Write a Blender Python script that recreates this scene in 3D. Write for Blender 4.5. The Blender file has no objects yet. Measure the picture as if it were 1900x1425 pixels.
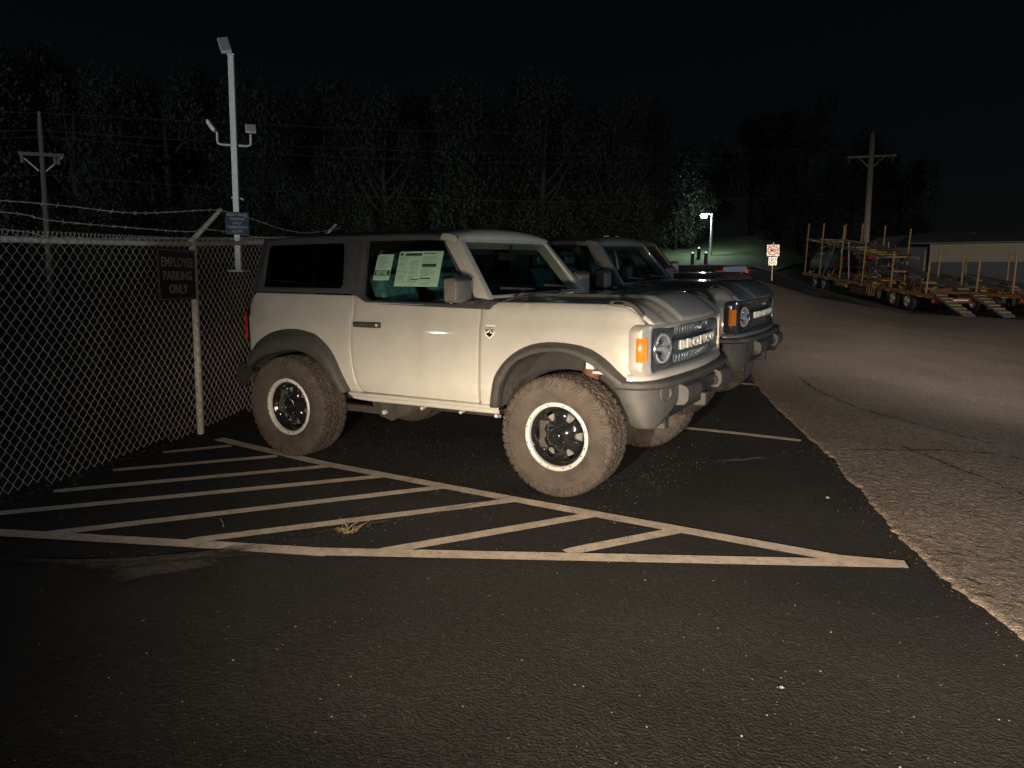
import bpy, bmesh, math, random
from mathutils import Vector, Matrix, noise
from mathutils.geometry import delaunay_2d_cdt
R = math.radians
sin, cos, pi = math.sin, math.cos, math.pi
rnd = random.Random(7)
SC = bpy.context.scene
COL = SC.collection

# ------------------------------------------------------------------ camera
CP = (4.924765, -5.863241, 1.503509)
YAW, PITCH, ROLL = 0.510058, 0.12777, 0.00779
F = Vector((-sin(YAW) * cos(PITCH), cos(YAW) * cos(PITCH), -sin(PITCH)))
R0 = Vector((cos(YAW), sin(YAW), 0))
U0 = R0.cross(F)
RR = R0 * cos(ROLL) + U0 * sin(ROLL)
UU = U0 * cos(ROLL) - R0 * sin(ROLL)
cam_d = bpy.data.cameras.new('camera')
cam = bpy.data.objects.new('camera', cam_d)
COL.objects.link(cam)
M = Matrix.Identity(4)
for i in range(3):
    M[i][0], M[i][1], M[i][2], M[i][3] = RR[i], UU[i], -F[i], CP[i]
cam.matrix_world = M
cam_d.sensor_width = 36
cam_d.lens = 36 * 1461.63 / 1900
cam_d.clip_start = 0.05
cam_d.clip_end = 2000
SC.camera = cam

# ------------------------------------------------------------------ world, moon, exposure
W = bpy.data.worlds.new('World')
SC.world = W
W.use_nodes = True
wn = W.node_tree
bg = wn.nodes['Background']
sky = wn.nodes.new('ShaderNodeTexSky')
sky.sky_type = 'NISHITA'
sky.sun_disc = False
sky.sun_elevation = R(42)
sky.sun_rotation = R(75)
wn.links.new(sky.outputs[0], bg.inputs['Color'])
bg.inputs['Strength'].default_value = 0.00055
SC.view_settings.view_transform = 'Standard'
SC.view_settings.look = 'None'
SC.view_settings.exposure = 0.3
SC.view_settings.gamma = 1
SC.cycles.max_bounces = 6
SC.cycles.transparent_max_bounces = 12
SC.cycles.sample_clamp_indirect = 3
SC.cycles.use_denoising = True

def lamp(name, kind, loc, target, energy, color, **kw):
    d = bpy.data.lights.new(name, kind)
    d.energy = energy
    d.color = color
    for k, v in kw.items():
        setattr(d, k, v)
    o = bpy.data.objects.new(name, d)
    o.location = loc
    if target is not None:
        o.rotation_euler = (Vector(target) - Vector(loc)).to_track_quat('-Z', 'Y').to_euler()
    COL.objects.link(o)
    return o

moon = lamp('moonlight', 'SUN', (0, 0, 20), (-8, 14, 6), 0.014, (0.75, 0.88, 1.0), angle=R(0.5))
# low beams of the car the picture was taken from: hot spot on the road, soft cut-off above the lamp's own height
def shape(o, stops):
    """vertical light distribution of a lamp: (sine of elevation, relative intensity)"""
    o.data.use_nodes = True
    nt = o.data.node_tree
    em = nt.nodes['Emission']
    g = nt.nodes.new('ShaderNodeNewGeometry')
    sx = nt.nodes.new('ShaderNodeSeparateXYZ')
    nt.links.new(g.outputs['Incoming'], sx.inputs[0])
    r = nt.nodes.new('ShaderNodeValToRGB')
    mp = nt.nodes.new('ShaderNodeMapRange')
    mp.inputs['From Min'].default_value = -.60
    mp.inputs['From Max'].default_value = .25
    nt.links.new(sx.outputs['Z'], mp.inputs['Value'])
    e = r.color_ramp.elements
    top = max(v for q, v in stops)
    e[0].position, e[0].color = .0, (*[stops[0][1] / top] * 3, 1)
    e[1].position, e[1].color = 1., (*[stops[-1][1] / top] * 3, 1)
    for q, v in stops[1:-1]:
        k = e.new((q + .60) / .85); k.color = (v / top, v / top, v / top, 1)
    nt.links.new(mp.outputs['Result'], r.inputs['Fac'])
    mu = nt.nodes.new('ShaderNodeMath'); mu.operation = 'MULTIPLY'; mu.inputs[1].default_value = top
    nt.links.new(r.outputs['Color'], mu.inputs[0])
    nt.links.new(mu.outputs[0], em.inputs['Strength'])
    return o
def beam(loc, target, energy):
    o = lamp('headlamp_beam', 'SPOT', loc, target, energy, (1.0, 0.82, 0.62), spot_size=R(146), spot_blend=1.0, shadow_soft_size=0.05)
    return shape(o, [(-.60, .03), (-.42, .11), (-.31, .38), (-.23, .80), (-.10, 1), (-.03, 1.4), (0, 1.1), (.04, .72), (.09, .45), (.13, .28), (.18, .13), (.25, .05)])
beam((4.0, -5.95, .90), (5.6, -.1, .30), 1360)
beam((5.35, -6.40, .90), (7.0, -.7, .30), 1360)
# yard floodlights outside the frame
shape(lamp('yard_floodlight', 'SPOT', (-9.0, -16.0, 2.4), (-22.0, 14.0, 6.0), 8500, (0.92, 0.96, 1.0), spot_size=R(62), spot_blend=0.5, shadow_soft_size=0.15),
      [(-.60, .0), (-.08, .0), (-.03, .12), (.02, .9), (.10, 1), (.20, 1), (.25, .8)])
shape(lamp('yard_floodlight', 'SPOT', (20.0, -6.0, 6.5), (7.5, 24, 1.2), 17000, (1.0, 0.88, 0.76), spot_size=R(74), spot_blend=0.45, shadow_soft_size=0.15),
      [(-.60, .3), (-.3, .9), (-.10, 1), (-.02, 1), (.02, .3), (.08, .06), (.25, .02)])
# distant lot lamps out of frame: too weak to light much, they glint in paint, glass and chrome
for p_ in ((-7.0, -13.5, .7), (1.5, -30, 6.0), (11.0, -27, 7.0), (24.0, -10, 6.0), (26.0, 9.0, 6.5)):
    lamp('lot_lamp', 'POINT', p_, None, 260 if p_[1] > -14 and p_[0] < 0 else 420, (0.95, 0.97, 1.0), shadow_soft_size=.09)
lamp('yard_floodlight', 'SPOT', (16.0, 2.5, 2.2), (3.2, 1.6, 1.0), 1000, (0.60, 0.78, 1.0), spot_size=R(60), spot_blend=0.7, shadow_soft_size=0.25)

# ------------------------------------------------------------------ terrain height
def ss(t):
    t = max(0., min(1., t))
    return t * t * (3 - 2 * t)
def H(x, y):
    if y <= -.93:
        return 0.
    t = y + .93
    h = .028 * t + .0016 * t * t if t < 9 else .3816 + .0568 * (t - 9) + .13 * max(0., min(y, 66) - 49.)
    if t > 69:
        h = .3816 + .0568 * 60 + 2.21
    r = (x - 4.92) / (y + 5.86)
    if r < -.216: w = 1.
    elif r < -.144: w = .55 + .45 * (-.144 - r) / .072
    elif r < -.05: w = .2 + .35 * (-.05 - r) / .094
    else: w = .2 - .1 * min(1., (r + .05) / .12)
    k = ss((y - 3) / 22.)
    return h * (w * k + (1 - ss((x - 2.6) / 4.)) * (1 - k))

# ------------------------------------------------------------------ materials
def mat(name, col, rough=.6, metal=0., coat=0., var=0., vscale=8., bump=0., bscale=60., spec=.5, emit=None, es=0., dirt=0., coatr=.05):
    m = bpy.data.materials.new(name)
    m.use_nodes = True
    nt = m.node_tree
    b = nt.nodes['Principled BSDF']
    b.inputs['Base Color'].default_value = (*col, 1)
    b.inputs['Roughness'].default_value = rough
    b.inputs['Metallic'].default_value = metal
    b.inputs['Coat Weight'].default_value = coat
    b.inputs['Coat Roughness'].default_value = coatr
    b.inputs['Specular IOR Level'].default_value = spec
    tc = nt.nodes.new('ShaderNodeTexCoord')
    if emit:
        b.inputs['Emission Color'].default_value = (*emit, 1)
        b.inputs['Emission Strength'].default_value = es
    if var > 0:
        n = nt.nodes.new('ShaderNodeTexNoise')
        n.inputs['Scale'].default_value = vscale
        n.inputs['Detail'].default_value = 6
        n.inputs['Roughness'].default_value = .65
        nt.links.new(tc.outputs['Object'], n.inputs['Vector'])
        cr = nt.nodes.new('ShaderNodeValToRGB')
        cr.color_ramp.elements[0].position = .3
        cr.color_ramp.elements[1].position = .72
        cr.color_ramp.elements[0].color = (*[c * (1 - var) for c in col], 1)
        cr.color_ramp.elements[1].color = (*[min(1, c * (1 + var)) for c in col], 1)
        nt.links.new(n.outputs['Fac'], cr.inputs['Fac'])
        nt.links.new(cr.outputs['Color'], b.inputs['Base Color'])
        mr = nt.nodes.new('ShaderNodeMapRange')
        mr.inputs['To Min'].default_value = max(0, rough - .12)
        mr.inputs['To Max'].default_value = min(1, rough + .12)
        nt.links.new(n.outputs['Fac'], mr.inputs['Value'])
        nt.links.new(mr.outputs['Result'], b.inputs['Roughness'])
    if bump > 0:
        n2 = nt.nodes.new('ShaderNodeTexNoise')
        n2.inputs['Scale'].default_value = bscale
        n2.inputs['Detail'].default_value = 5
        nt.links.new(tc.outputs['Object'], n2.inputs['Vector'])
        bm_ = nt.nodes.new('ShaderNodeBump')
        bm_.inputs['Strength'].default_value = bump
        bm_.inputs['Distance'].default_value = .01
        nt.links.new(n2.outputs['Fac'], bm_.inputs['Height'])
        nt.links.new(bm_.outputs['Normal'], b.inputs['Normal'])
    return m

def glass(name, tint, refl_rough=.02, ior=1.5):
    m = bpy.data.materials.new(name)
    m.use_nodes = True
    nt = m.node_tree
    nt.nodes.clear()
    o = nt.nodes.new('ShaderNodeOutputMaterial')
    mx = nt.nodes.new('ShaderNodeMixShader')
    lw = nt.nodes.new('ShaderNodeLayerWeight')
    lw.inputs['Blend'].default_value = .5
    pw = nt.nodes.new('ShaderNodeMath'); pw.operation = 'POWER'; pw.inputs[1].default_value = 5
    nt.links.new(lw.outputs['Facing'], pw.inputs[0])
    fr = nt.nodes.new('ShaderNodeMapRange')
    fr.inputs['To Min'].default_value = .05
    nt.links.new(pw.outputs[0], fr.inputs['Value'])
    t = nt.nodes.new('ShaderNodeBsdfTransparent')
    t.inputs['Color'].default_value = (*tint, 1)
    g = nt.nodes.new('ShaderNodeBsdfGlossy')
    g.inputs['Roughness'].default_value = refl_rough
    nt.links.new(fr.outputs[0], mx.inputs[0])
    nt.links.new(t.outputs[0], mx.inputs[1])
    nt.links.new(g.outputs[0], mx.inputs[2])
    nt.links.new(mx.outputs[0], o.inputs[0])
    return m

PAINT = mat('light_grey_paint', (.47, .455, .405), .42, coat=1.0, coatr=.05, var=.07, vscale=5., bump=.012, bscale=260)
PAINT2 = mat('blue_grey_paint', (.125, .135, .142), .4, coat=.9, var=.06, vscale=3., bump=.015, bscale=300)
PAINT3 = mat('dark_red_paint', (.085, .052, .048), .4, coat=.7, var=.06, vscale=3.)
PLASTIC = mat('black_trim_plastic', (.052, .05, .046), .55, var=.3, vscale=14, bump=.25, bscale=420)
DUSTY = mat('dusty_liner_plastic', (.085, .08, .07), .85, var=.55, vscale=22, bump=.5, bscale=160)
GLOSSB = mat('gloss_black', (.012, .012, .013), .12, coat=.6)
HTOP = mat('hardtop_grey', (.060, .061, .066), .6, var=.15, vscale=20, bump=.3, bscale=500)
UNDER = mat('underbody_black', (.02, .019, .017), .7, var=.4, vscale=9, bump=.3, bscale=80)
UNDER2 = mat('frame_steel', (.06, .055, .048), .6, var=.4, vscale=9, bump=.3, bscale=80)
RUBBER = mat('dusty_rubber', (.074, .059, .047), .85, var=.42, vscale=9, bump=.14, bscale=200)
SILVER = mat('machined_silver', (.78, .75, .69), .42, metal=.35, var=.06, vscale=30)
CHROME = mat('bright_chrome', (.75, .77, .8), .08, metal=1.)
BEZEL = mat('satin_grey_bezel', (.40, .375, .34), .38, metal=.3, coat=.3)
GRILLE = mat('dark_grey_grille', (.17, .205, .24), .26, metal=.7, coat=.6)
GRILLE2 = mat('black_chrome_grille', (.06, .066, .075), .16, metal=.5, coat=.6)
LETTER = mat('white_lettering', (.90, .86, .78), .5, spec=.4)
AMBER = mat('amber_lens', (.75, .22, .02), .2, coat=.8)
REDL = mat('red_lens', (.55, .02, .015), .2, coat=.8)
TINT = glass('dark_tinted_glass', (.10, .12, .11))
DGLASS = glass('green_tinted_glass', (.80, .90, .82))
WGLASS = glass('windshield_glass', (.60, .68, .62))
LENS = glass('clear_lens', (.92, .95, .97))
INTER = mat('dark_interior', (.022, .021, .02), .7, var=.3, vscale=12)
TEAL = mat('teal_seat_plastic', (.08, .18, .195), .22, var=.5, vscale=18, bump=1.0, bscale=26, coat=.6)
PAPER = mat('window_sheet_paper', (.66, .84, .72), .7, var=.04, vscale=20)
INK = mat('dark_green_ink', (.03, .085, .06), .7)
GREYINK = mat('grey_print', (.38, .45, .37), .7, var=.3, vscale=60)
BRAKE = mat('brake_steel', (.30, .285, .26), .45, metal=.6, var=.2, vscale=20)
GALV = mat('galvanised_pipe', (.62, .57, .50), .55, metal=.25, var=.35, vscale=24, bump=.25, bscale=90)
WIRE = mat('galvanised_wire', (.66, .56, .47), .55, metal=.3, var=.25, vscale=14)
BSIGN = mat('black_sign_face', (.018, .016, .014), .45, var=.2, vscale=9)
BSIGNT = mat('worn_bronze_lettering', (.38, .30, .22), .6, var=.25, vscale=25)
NSIGN = mat('navy_sign_face', (.022, .032, .055), .35, coat=.3)
NSIGNT = mat('grey_white_lettering', (.30, .31, .33), .6)
POLEM = mat('white_painted_steel', (.46, .47, .45), .5, var=.25, vscale=14, bump=.2, bscale=60)
CONC = mat('concrete', (.13, .12, .105), .9, var=.3, vscale=12, bump=.5, bscale=50)
WOOD = mat('weathered_pole_wood', (.27, .245, .20), .85, var=.35, vscale=10, bump=.6, bscale=40)
YEL = mat('weathered_yellow_steel', (.32, .20, .06), .6, var=.45, vscale=3.5, bump=.3, bscale=40)
RUST = mat('rusty_steel', (.13, .055, .028), .8, var=.5, vscale=4, bump=.4, bscale=40)
GREYST = mat('grey_ramp_steel', (.20, .20, .215), .5, metal=.4, var=.35, vscale=5)
REFW = mat('white_reflector_tape', (.85, .83, .8), .35, spec=.8)
REFR = mat('red_reflector_tape', (.6, .04, .03), .35, spec=.8)
SIDING = mat('beige_metal_siding', (.30, .27, .20), .6, var=.12, vscale=1.2)
SIDING2 = mat('navy_metal_siding', (.05, .06, .085), .6, var=.12, vscale=1.2)
ROOFM = mat('grey_roof_panel', (.13, .135, .14), .6, var=.2, vscale=.8)
LEAF = mat('dark_leaves', (.015, .026, .013), .7, var=.5, vscale=.6)
WOODD = mat('dimmed_pole_wood', (.085, .078, .066), .85, var=.35, vscale=10, bump=.6, bscale=40)  # pole wood darkened in colour to keep the far left pole dim
BARK = mat('tree_bark', (.026, .023, .018), .9, var=.3, vscale=4, bump=.6, bscale=20)
GRASS = mat('mown_grass', (.06, .10, .035), .9, var=.4, vscale=1.5, bump=.6, bscale=30)
DRYG = mat('dry_weed', (.30, .24, .12), .8)
BLUEP = mat('dark_blue_paint', (.035, .045, .075), .3, coat=.8)
BLUEP2 = mat('light_blue_trim', (.45, .52, .65), .35, metal=.3, coat=.4)
CARGL = mat('dusty_car_glass', (.06, .09, .11), .12, coat=.8, var=.5, vscale=6)

# ------------------------------------------------------------------ mesh helpers
class MB:
    def __init__(s):
        s.v = []
        s.f = []
    def add(s, vs, fs):
        n = len(s.v)
        s.v += [tuple(v) for v in vs]
        s.f += [tuple(i + n for i in f) for f in fs]
        return s
    def box(s, x0, x1, y0, y1, z0, z1, T=None):
        vs = [Vector((x, y, z)) for x in (x0, x1) for y in (y0, y1) for z in (z0, z1)]
        if T is not None:
            vs = [T @ v for v in vs]
        return s.add(vs, [(0, 1, 3, 2), (4, 6, 7, 5), (0, 4, 5, 1), (2, 3, 7, 6), (0, 2, 6, 4), (1, 5, 7, 3)])
    def tube(s, pts, r, n=10, cap=True, rs=None):
        pts = [Vector(p) for p in pts]
        vs, fs = [], []
        up = None
        for i, p in enumerate(pts):
            if i == 0: d = pts[1] - p
            elif i == len(pts) - 1: d = p - pts[i - 1]
            else: d = (pts[i + 1] - pts[i - 1])
            d.normalize()
            if up is None:
                up = Vector((0, 0, 1)) if abs(d.z) < .9 else Vector((1, 0, 0))
            a = d.cross(up).normalized()
            b = a.cross(d).normalized()
            up = b
            q = rs[i] if rs else r
            for k in range(n):
                t = 2 * pi * k / n
                vs.append(p + a * (q * cos(t)) + b * (q * sin(t)))
        m = len(pts)
        for i in range(m - 1):
            for k in range(n):
                k2 = (k + 1) % n
                fs.append((i * n + k, i * n + k2, (i + 1) * n + k2, (i + 1) * n + k))
        if cap:
            fs.append(tuple(range(n - 1, -1, -1)))
            fs.append(tuple((m - 1) * n + k for k in range(n)))
        return s.add(vs, fs)
    def prism(s, poly, a0, a1, ax='y'):
        # polygon in the two other axes, extruded along ax
        n = len(poly)
        def P(q, a):
            if ax == 'y': return (q[0], a, q[1])
            if ax == 'x': return (a, q[0], q[1])
            return (q[0], q[1], a)
        vs = [P(q, a0) for q in poly] + [P(q, a1) for q in poly]
        fs = [tuple(range(n)), tuple(range(2 * n - 1, n - 1, -1))]
        fs += [(i, i + n, (i + 1) % n + n, (i + 1) % n) for i in range(n)]
        return s.add(vs, fs)
    def lathe(s, prof, n=32, T=None, closed=False):
        # prof = [(r, a)] about the local +X axis (a along X)
        vs, fs = [], []
        for r, a in prof:
            for k in range(n):
                t = 2 * pi * k / n
                v = Vector((a, r * cos(t), r * sin(t)))
                vs.append(T @ v if T is not None else v)
        m = len(prof)
        for i in range(m - 1 if not closed else m):
            j = (i + 1) % m
            for k in range(n):
                k2 = (k + 1) % n
                fs.append((i * n + k, j * n + k, j * n + k2, i * n + k2))
        return s.add(vs, fs)
    def loft(s, rows, closed=False):
        n = len(rows[0])
        vs = [v for r in rows for v in r]
        fs = []
        for i in range(len(rows) - 1):
            for k in range(n if closed else n - 1):
                k2 = (k + 1) % n
                fs.append((i * n + k, i * n + k2, (i + 1) * n + k2, (i + 1) * n + k))
        return s.add(vs, fs)
    def obj(s, name, m, parent=None, bevel=0., sharp=35, recalc=True, smooth=True, seg=2):
        me = bpy.data.meshes.new(name)
        me.from_pydata([tuple(v) for v in s.v], [], s.f)
        if recalc:
            b = bmesh.new()
            b.from_mesh(me)
            bmesh.ops.recalc_face_normals(b, faces=b.faces)
            b.to_mesh(me)
            b.free()
        if smooth:
            me.shade_smooth()
            me.set_sharp_from_angle(angle=R(sharp))
        return mobj(name, me, m, parent, bevel, seg)

def mobj(name, me, m, parent=None, bevel=0., seg=2):
    if m is not None:
        me.materials.append(m)
    o = bpy.data.objects.new(name, me)
    COL.objects.link(o)
    o.parent = parent
    if bevel:
        md = o.modifiers.new('bevel', 'BEVEL')
        md.width = bevel
        md.segments = seg
        md.limit_method = 'ANGLE'
        md.angle_limit = R(40)
    return o

def tag(o, label=None, cat=None, group=None, kind=None):
    if label: o['label'] = label
    if cat: o['category'] = cat
    if group: o['group'] = group
    if kind: o['kind'] = kind
    return o
def empty(name, loc=(0, 0, 0), rz=0., **kw):
    o = bpy.data.objects.new(name, None)
    o.empty_display_size = .2
    o.location = loc
    o.rotation_euler = (0, 0, rz)
    COL.objects.link(o)
    tag(o, **kw)
    return o
def kids(o): return [c for c in bpy.data.objects if c.parent == o]
def copy_tree(o, parent=None, swap=None, ch=None):
    if ch is None:
        ch = {}
        for c in bpy.data.objects:
            if c.parent: ch.setdefault(c.parent.name, []).append(c)
    c = o.copy()
    COL.objects.link(c)
    c.parent = parent
    if swap and c.type == 'MESH':
        for s_ in c.material_slots:
            if s_.material in swap:
                m = swap[s_.material]
                s_.link = 'OBJECT'
                s_.material = m
    for k in ch.get(o.name, []):
        copy_tree(k, c, swap, ch)
    return c

def text_mesh(body, size, align='CENTER', depth=.001, bold=0., xs=1., space=1.):
    cu = bpy.data.curves.new('t', 'FONT')
    cu.body = body
    cu.size = size
    cu.align_x = align
    cu.align_y = 'CENTER'
    cu.extrude = depth
    cu.offset = bold
    cu.resolution_u = 3
    cu.space_character = space
    o = bpy.data.objects.new('t', cu)
    COL.objects.link(o)
    bpy.context.view_layer.update()
    dg = bpy.context.evaluated_depsgraph_get()
    me = bpy.data.meshes.new_from_object(o.evaluated_get(dg))
    bpy.data.objects.remove(o)
    for v in me.vertices:
        v.co.x *= xs
    return me

def text_obj(name, body, size, T, m, parent=None, **kw):
    me = text_mesh(body, size, **kw)
    me.transform(T)
    me.materials.clear()
    return mobj(name, me, m, parent)

def rounded(poly, rad, n=4):
    out = []
    N = len(poly)
    for i in range(N):
        p0, p1, p2 = Vector(poly[i - 1]), Vector(poly[i]), Vector(poly[(i + 1) % N])
        r = rad[i] if isinstance(rad, (list, tuple)) else rad
        a, b = p0 - p1, p2 - p1
        la, lb = a.length, b.length
        a.normalize(); b.normalize()
        r = min(r, la * .45, lb * .45)
        if r < 1e-4 or abs(a.dot(b) + 1) < .002:
            out.append(tuple(p1))
            continue
        q0, q2 = p1 + a * r, p1 + b * r
        for k in range(n + 1):
            t = k / n
            out.append(tuple(q0 * (1 - t) ** 2 + p1 * 2 * t * (1 - t) + q2 * t * t))
    return out
def dens(poly, step):
    out = []
    for i in range(len(poly)):
        a, b = Vector(poly[i]), Vector(poly[(i + 1) % len(poly)])
        n = max(1, int((b - a).length / step))
        for k in range(n):
            out.append(a.lerp(b, k / n))
    return out
def ccw(poly):
    a = sum(poly[i - 1][0] * poly[i][1] - poly[i][0] * poly[i - 1][1] for i in range(len(poly)))
    return poly if a > 0 else poly[::-1]
def inset(poly, d):
    out = []
    N = len(poly)
    for i in range(N):
        p0, p1, p2 = poly[i - 1], poly[i], poly[(i + 1) % N]
        e1 = (p1 - p0).normalized(); e2 = (p2 - p1).normalized()
        n1 = Vector((-e1.y, e1.x)); n2 = Vector((-e2.y, e2.x))
        n = n1 + n2
        if n.length < 1e-4: n = n1
        n.normalize()
        c = max(.5, n.dot(n1))
        out.append(p1 + n * (d / c))
    return out
def inside(pt, poly):
    x, y = pt
    c = False
    j = len(poly) - 1
    for i in range(len(poly)):
        a, b = poly[i], poly[j]
        if (a[1] > y) != (b[1] > y) and x < (b[0] - a[0]) * (y - a[1]) / (b[1] - a[1]) + a[0]:
            c = not c
        j = i
    return c
def panel(name, outline, fn, m, parent, r=.006, step=.05, thick=.02, holes=(), sharp=50):
    """sheet over a 2D outline; fn(a, b, d) maps to 3D, d outward; rounded rim and a back flange"""
    loops = [ccw([tuple(q) for q in outline])] + [ccw([tuple(q) for q in h])[::-1] for h in holes]
    b = MB()
    verts2, edges = [], []
    prof = [(0, -r), (r * .3, -r * .29), (r, 0)]
    rim = []
    for lp in loops:
        d0 = dens(lp, step * .5)
        base = len(verts2)
        ins = inset(d0, r)
        verts2 += ins
        n = len(ins)
        edges += [(base + i, base + (i + 1) % n) for i in range(n)]
        rim.append((d0, base, n))
    out_in = [verts2[rim[0][1] + i] for i in range(rim[0][2])]
    hol_in = [[verts2[q[1] + i] for i in range(q[2])] for q in rim[1:]]
    xs = [q.x for q in out_in]; ys = [q.y for q in out_in]
    nb = len(verts2)
    bpts = verts2[:]
    x = min(xs) + step * .5
    while x < max(xs):
        y = min(ys) + step * .5
        while y < max(ys):
            p = Vector((x, y))
            if inside(p, out_in) and not any(inside(p, h) for h in hol_in):
                if min((p - q).length_squared for q in bpts) > (step * .3) ** 2:
                    verts2.append(p)
            y += step
        x += step
    v2, _, tris, ov, _, _ = delaunay_2d_cdt(verts2, edges, [], 0, 1e-6)
    inv = {}
    for i, o_ in enumerate(ov):
        for k in o_: inv[k] = i
    fs = []
    for t in tris:
        c = (v2[t[0]] + v2[t[1]] + v2[t[2]]) / 3
        if inside(c, out_in) and not any(inside(c, h) for h in hol_in):
            fs.append(tuple(t))
    b.add([fn(q.x, q.y, 0) for q in v2], fs)
    for d0, base, n in rim:
        prev = [inv[base + i] for i in range(n)]
        rings = [inset(d0, r * .3), d0, d0]
        deps = [-r * .29, -r, -(r + thick)]
        for rg, dp in zip(rings, deps):
            st = len(b.v)
            b.v += [tuple(fn(q.x, q.y, dp)) for q in rg]
            for i in range(n):
                j = (i + 1) % n
                b.f.append((prev[i], st + i, st + j, prev[j]))
            prev = [st + i for i in range(n)]
    return b.obj(name, m, parent, sharp=sharp)

def resample(pts, n):
    pts = [Vector(p) for p in pts]
    # catmull-rom then arclength
    fine = []
    for i in range(len(pts) - 1):
        p0 = pts[max(0, i - 1)]; p1 = pts[i]; p2 = pts[i + 1]; p3 = pts[min(len(pts) - 1, i + 2)]
        for k in range(8):
            t = k / 8
            fine.append(.5 * ((2 * p1) + (p2 - p0) * t + (2 * p0 - 5 * p1 + 4 * p2 - p3) * t * t + (3 * p1 - p0 - 3 * p2 + p3) * t ** 3))
    fine.append(pts[-1])
    L = [0]
    for i in range(1, len(fine)): L.append(L[-1] + (fine[i] - fine[i - 1]).length)
    out = []
    j = 0
    for k in range(n):
        s = L[-1] * k / (n - 1)
        while j < len(L) - 2 and L[j + 1] < s: j += 1
        t = (s - L[j]) / max(1e-9, L[j + 1] - L[j])
        out.append(fine[j].lerp(fine[j + 1], min(1, t)))
    return out
def sweep(path, sec, b=None):
    """plan path of (x, y); sec(i, t, p) -> [(offset outward, z)]"""
    b = b or MB()
    rows = []
    n = len(path)
    for i, p in enumerate(path):
        d = (path[min(n - 1, i + 1)] - path[max(0, i - 1)]).normalized()
        nn = Vector((d.y, -d.x))
        rows.append([(p.x + nn.x * o, p.y + nn.y * o, z) for o, z in sec(i, i / (n - 1), p)])
    b.loft(rows)
    return b

# ================================================================== WHEELS (local: axis along Y, outer face towards -Y)
TR = .437          # tyre radius
TC = (.0, -.845)   # tyre centre plane at |y| .845
def tyre_mesh():
    NA, prof = 600, []
    # profile (dy from centre plane towards outside, radius)
    half = [(.0, .437), (.03, .437), (.06, .4365), (.09, .4355), (.115, .434), (.130, .431), (.142, .425),
            (.150, .416), (.1545, .404), (.157, .39), (.159, .372), (.160, .35), (.158, .325), (.152, .298), (.144, .276), (.134, .256), (.122, .243), (.110, .236)]
    full = [(-a, r) for a, r in half[:0:-1]] + half
    dense = []
    for i in range(len(full) - 1):
        a, b = Vector(full[i]), Vector(full[i + 1])
        n = 5 if max(abs(a.x), abs(b.x)) < .12 else (2 if a.y > .37 else 1)
        for k in range(n): dense.append(a.lerp(b, k / n))
    dense.append(Vector(full[-1]))
    nb = 44
    vs, fs = [], []
    def zig(u):  # -1..1 triangle
        u = u % 1
        return 4 * abs(u - .5) - 1
    for q in dense:
        a, r = q.x, q.y
        aa = abs(a)
        for k in range(NA):
            th = 2 * pi * k / NA
            u = th / (2 * pi) * nb + (.5 if a < 0 else 0)
            d = 0.
            if r > .43 and aa < .125:
                # circumferential zigzag grooves
                g1 = .042 + .010 * zig(u)
                g2 = .092 + .007 * zig(u + .3)
                if abs(aa - g1) < .0062: d = .011
                if abs(aa - g2) < .005: d = max(d, .010)
                # lateral grooves, skewed
                if aa < g1:
                    w = (u * .5 + a * 5.) % 1
                    if w < .14: d = max(d, .009)
                elif aa < g2:
                    w = (u + aa * 9 + .2) % 1
                    if w < .22: d = max(d, .010)
                    if abs(w - .62) < .04: d = max(d, .004)
                else:
                    w = (u * 1.0 - aa * 4) % 1
                    if w < .30: d = max(d, .011)
                    if abs(w - .65) < .045: d = max(d, .004)
            elif aa >= .125 and r > .405:
                w = (u - .125 * 4) % 1
                if w < .30: d = .010
                elif abs(w - .65) < .045: d = .003
            elif r > .372:
                # hooked shoulder lugs running down the sidewall
                f = (r - .372) / .033
                w = (u - .5 + (1 - f) * .42) % 1
                if w < .38: d = .008
                elif abs(w - .70) < .07: d = .004
            elif .366 < r <= .372: d = -.001
            rr, ay = r, a
            if aa < .13: rr -= d
            elif aa < .155:
                rr -= d * .7; ay -= math.copysign(d * .7, a)
            else: ay -= math.copysign(d, a)
            vs.append((rr * sin(th), -ay, rr * cos(th)))
    m = len(dense)
    for i in range(m - 1):
        for k in range(NA):
            k2 = (k + 1) % NA
            fs.append((i * NA + k, i * NA + k2, (i + 1) * NA + k2, (i + 1) * NA + k))
    b = MB().add(vs, fs)
    return b
def arc_text(body, size, rad, ang0, y, depth=.0016):
    me = text_mesh(body, size, depth=depth, space=1.12, align='LEFT')
    w = max(v.co.x for v in me.vertices)
    for v in me.vertices:
        x, yy, z = v.co
        th = ang0 + (x - w / 2) / rad
        rr = rad + yy
        v.co = (rr * sin(th), y - z, rr * cos(th))
    me.materials.clear()
    return me

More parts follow.
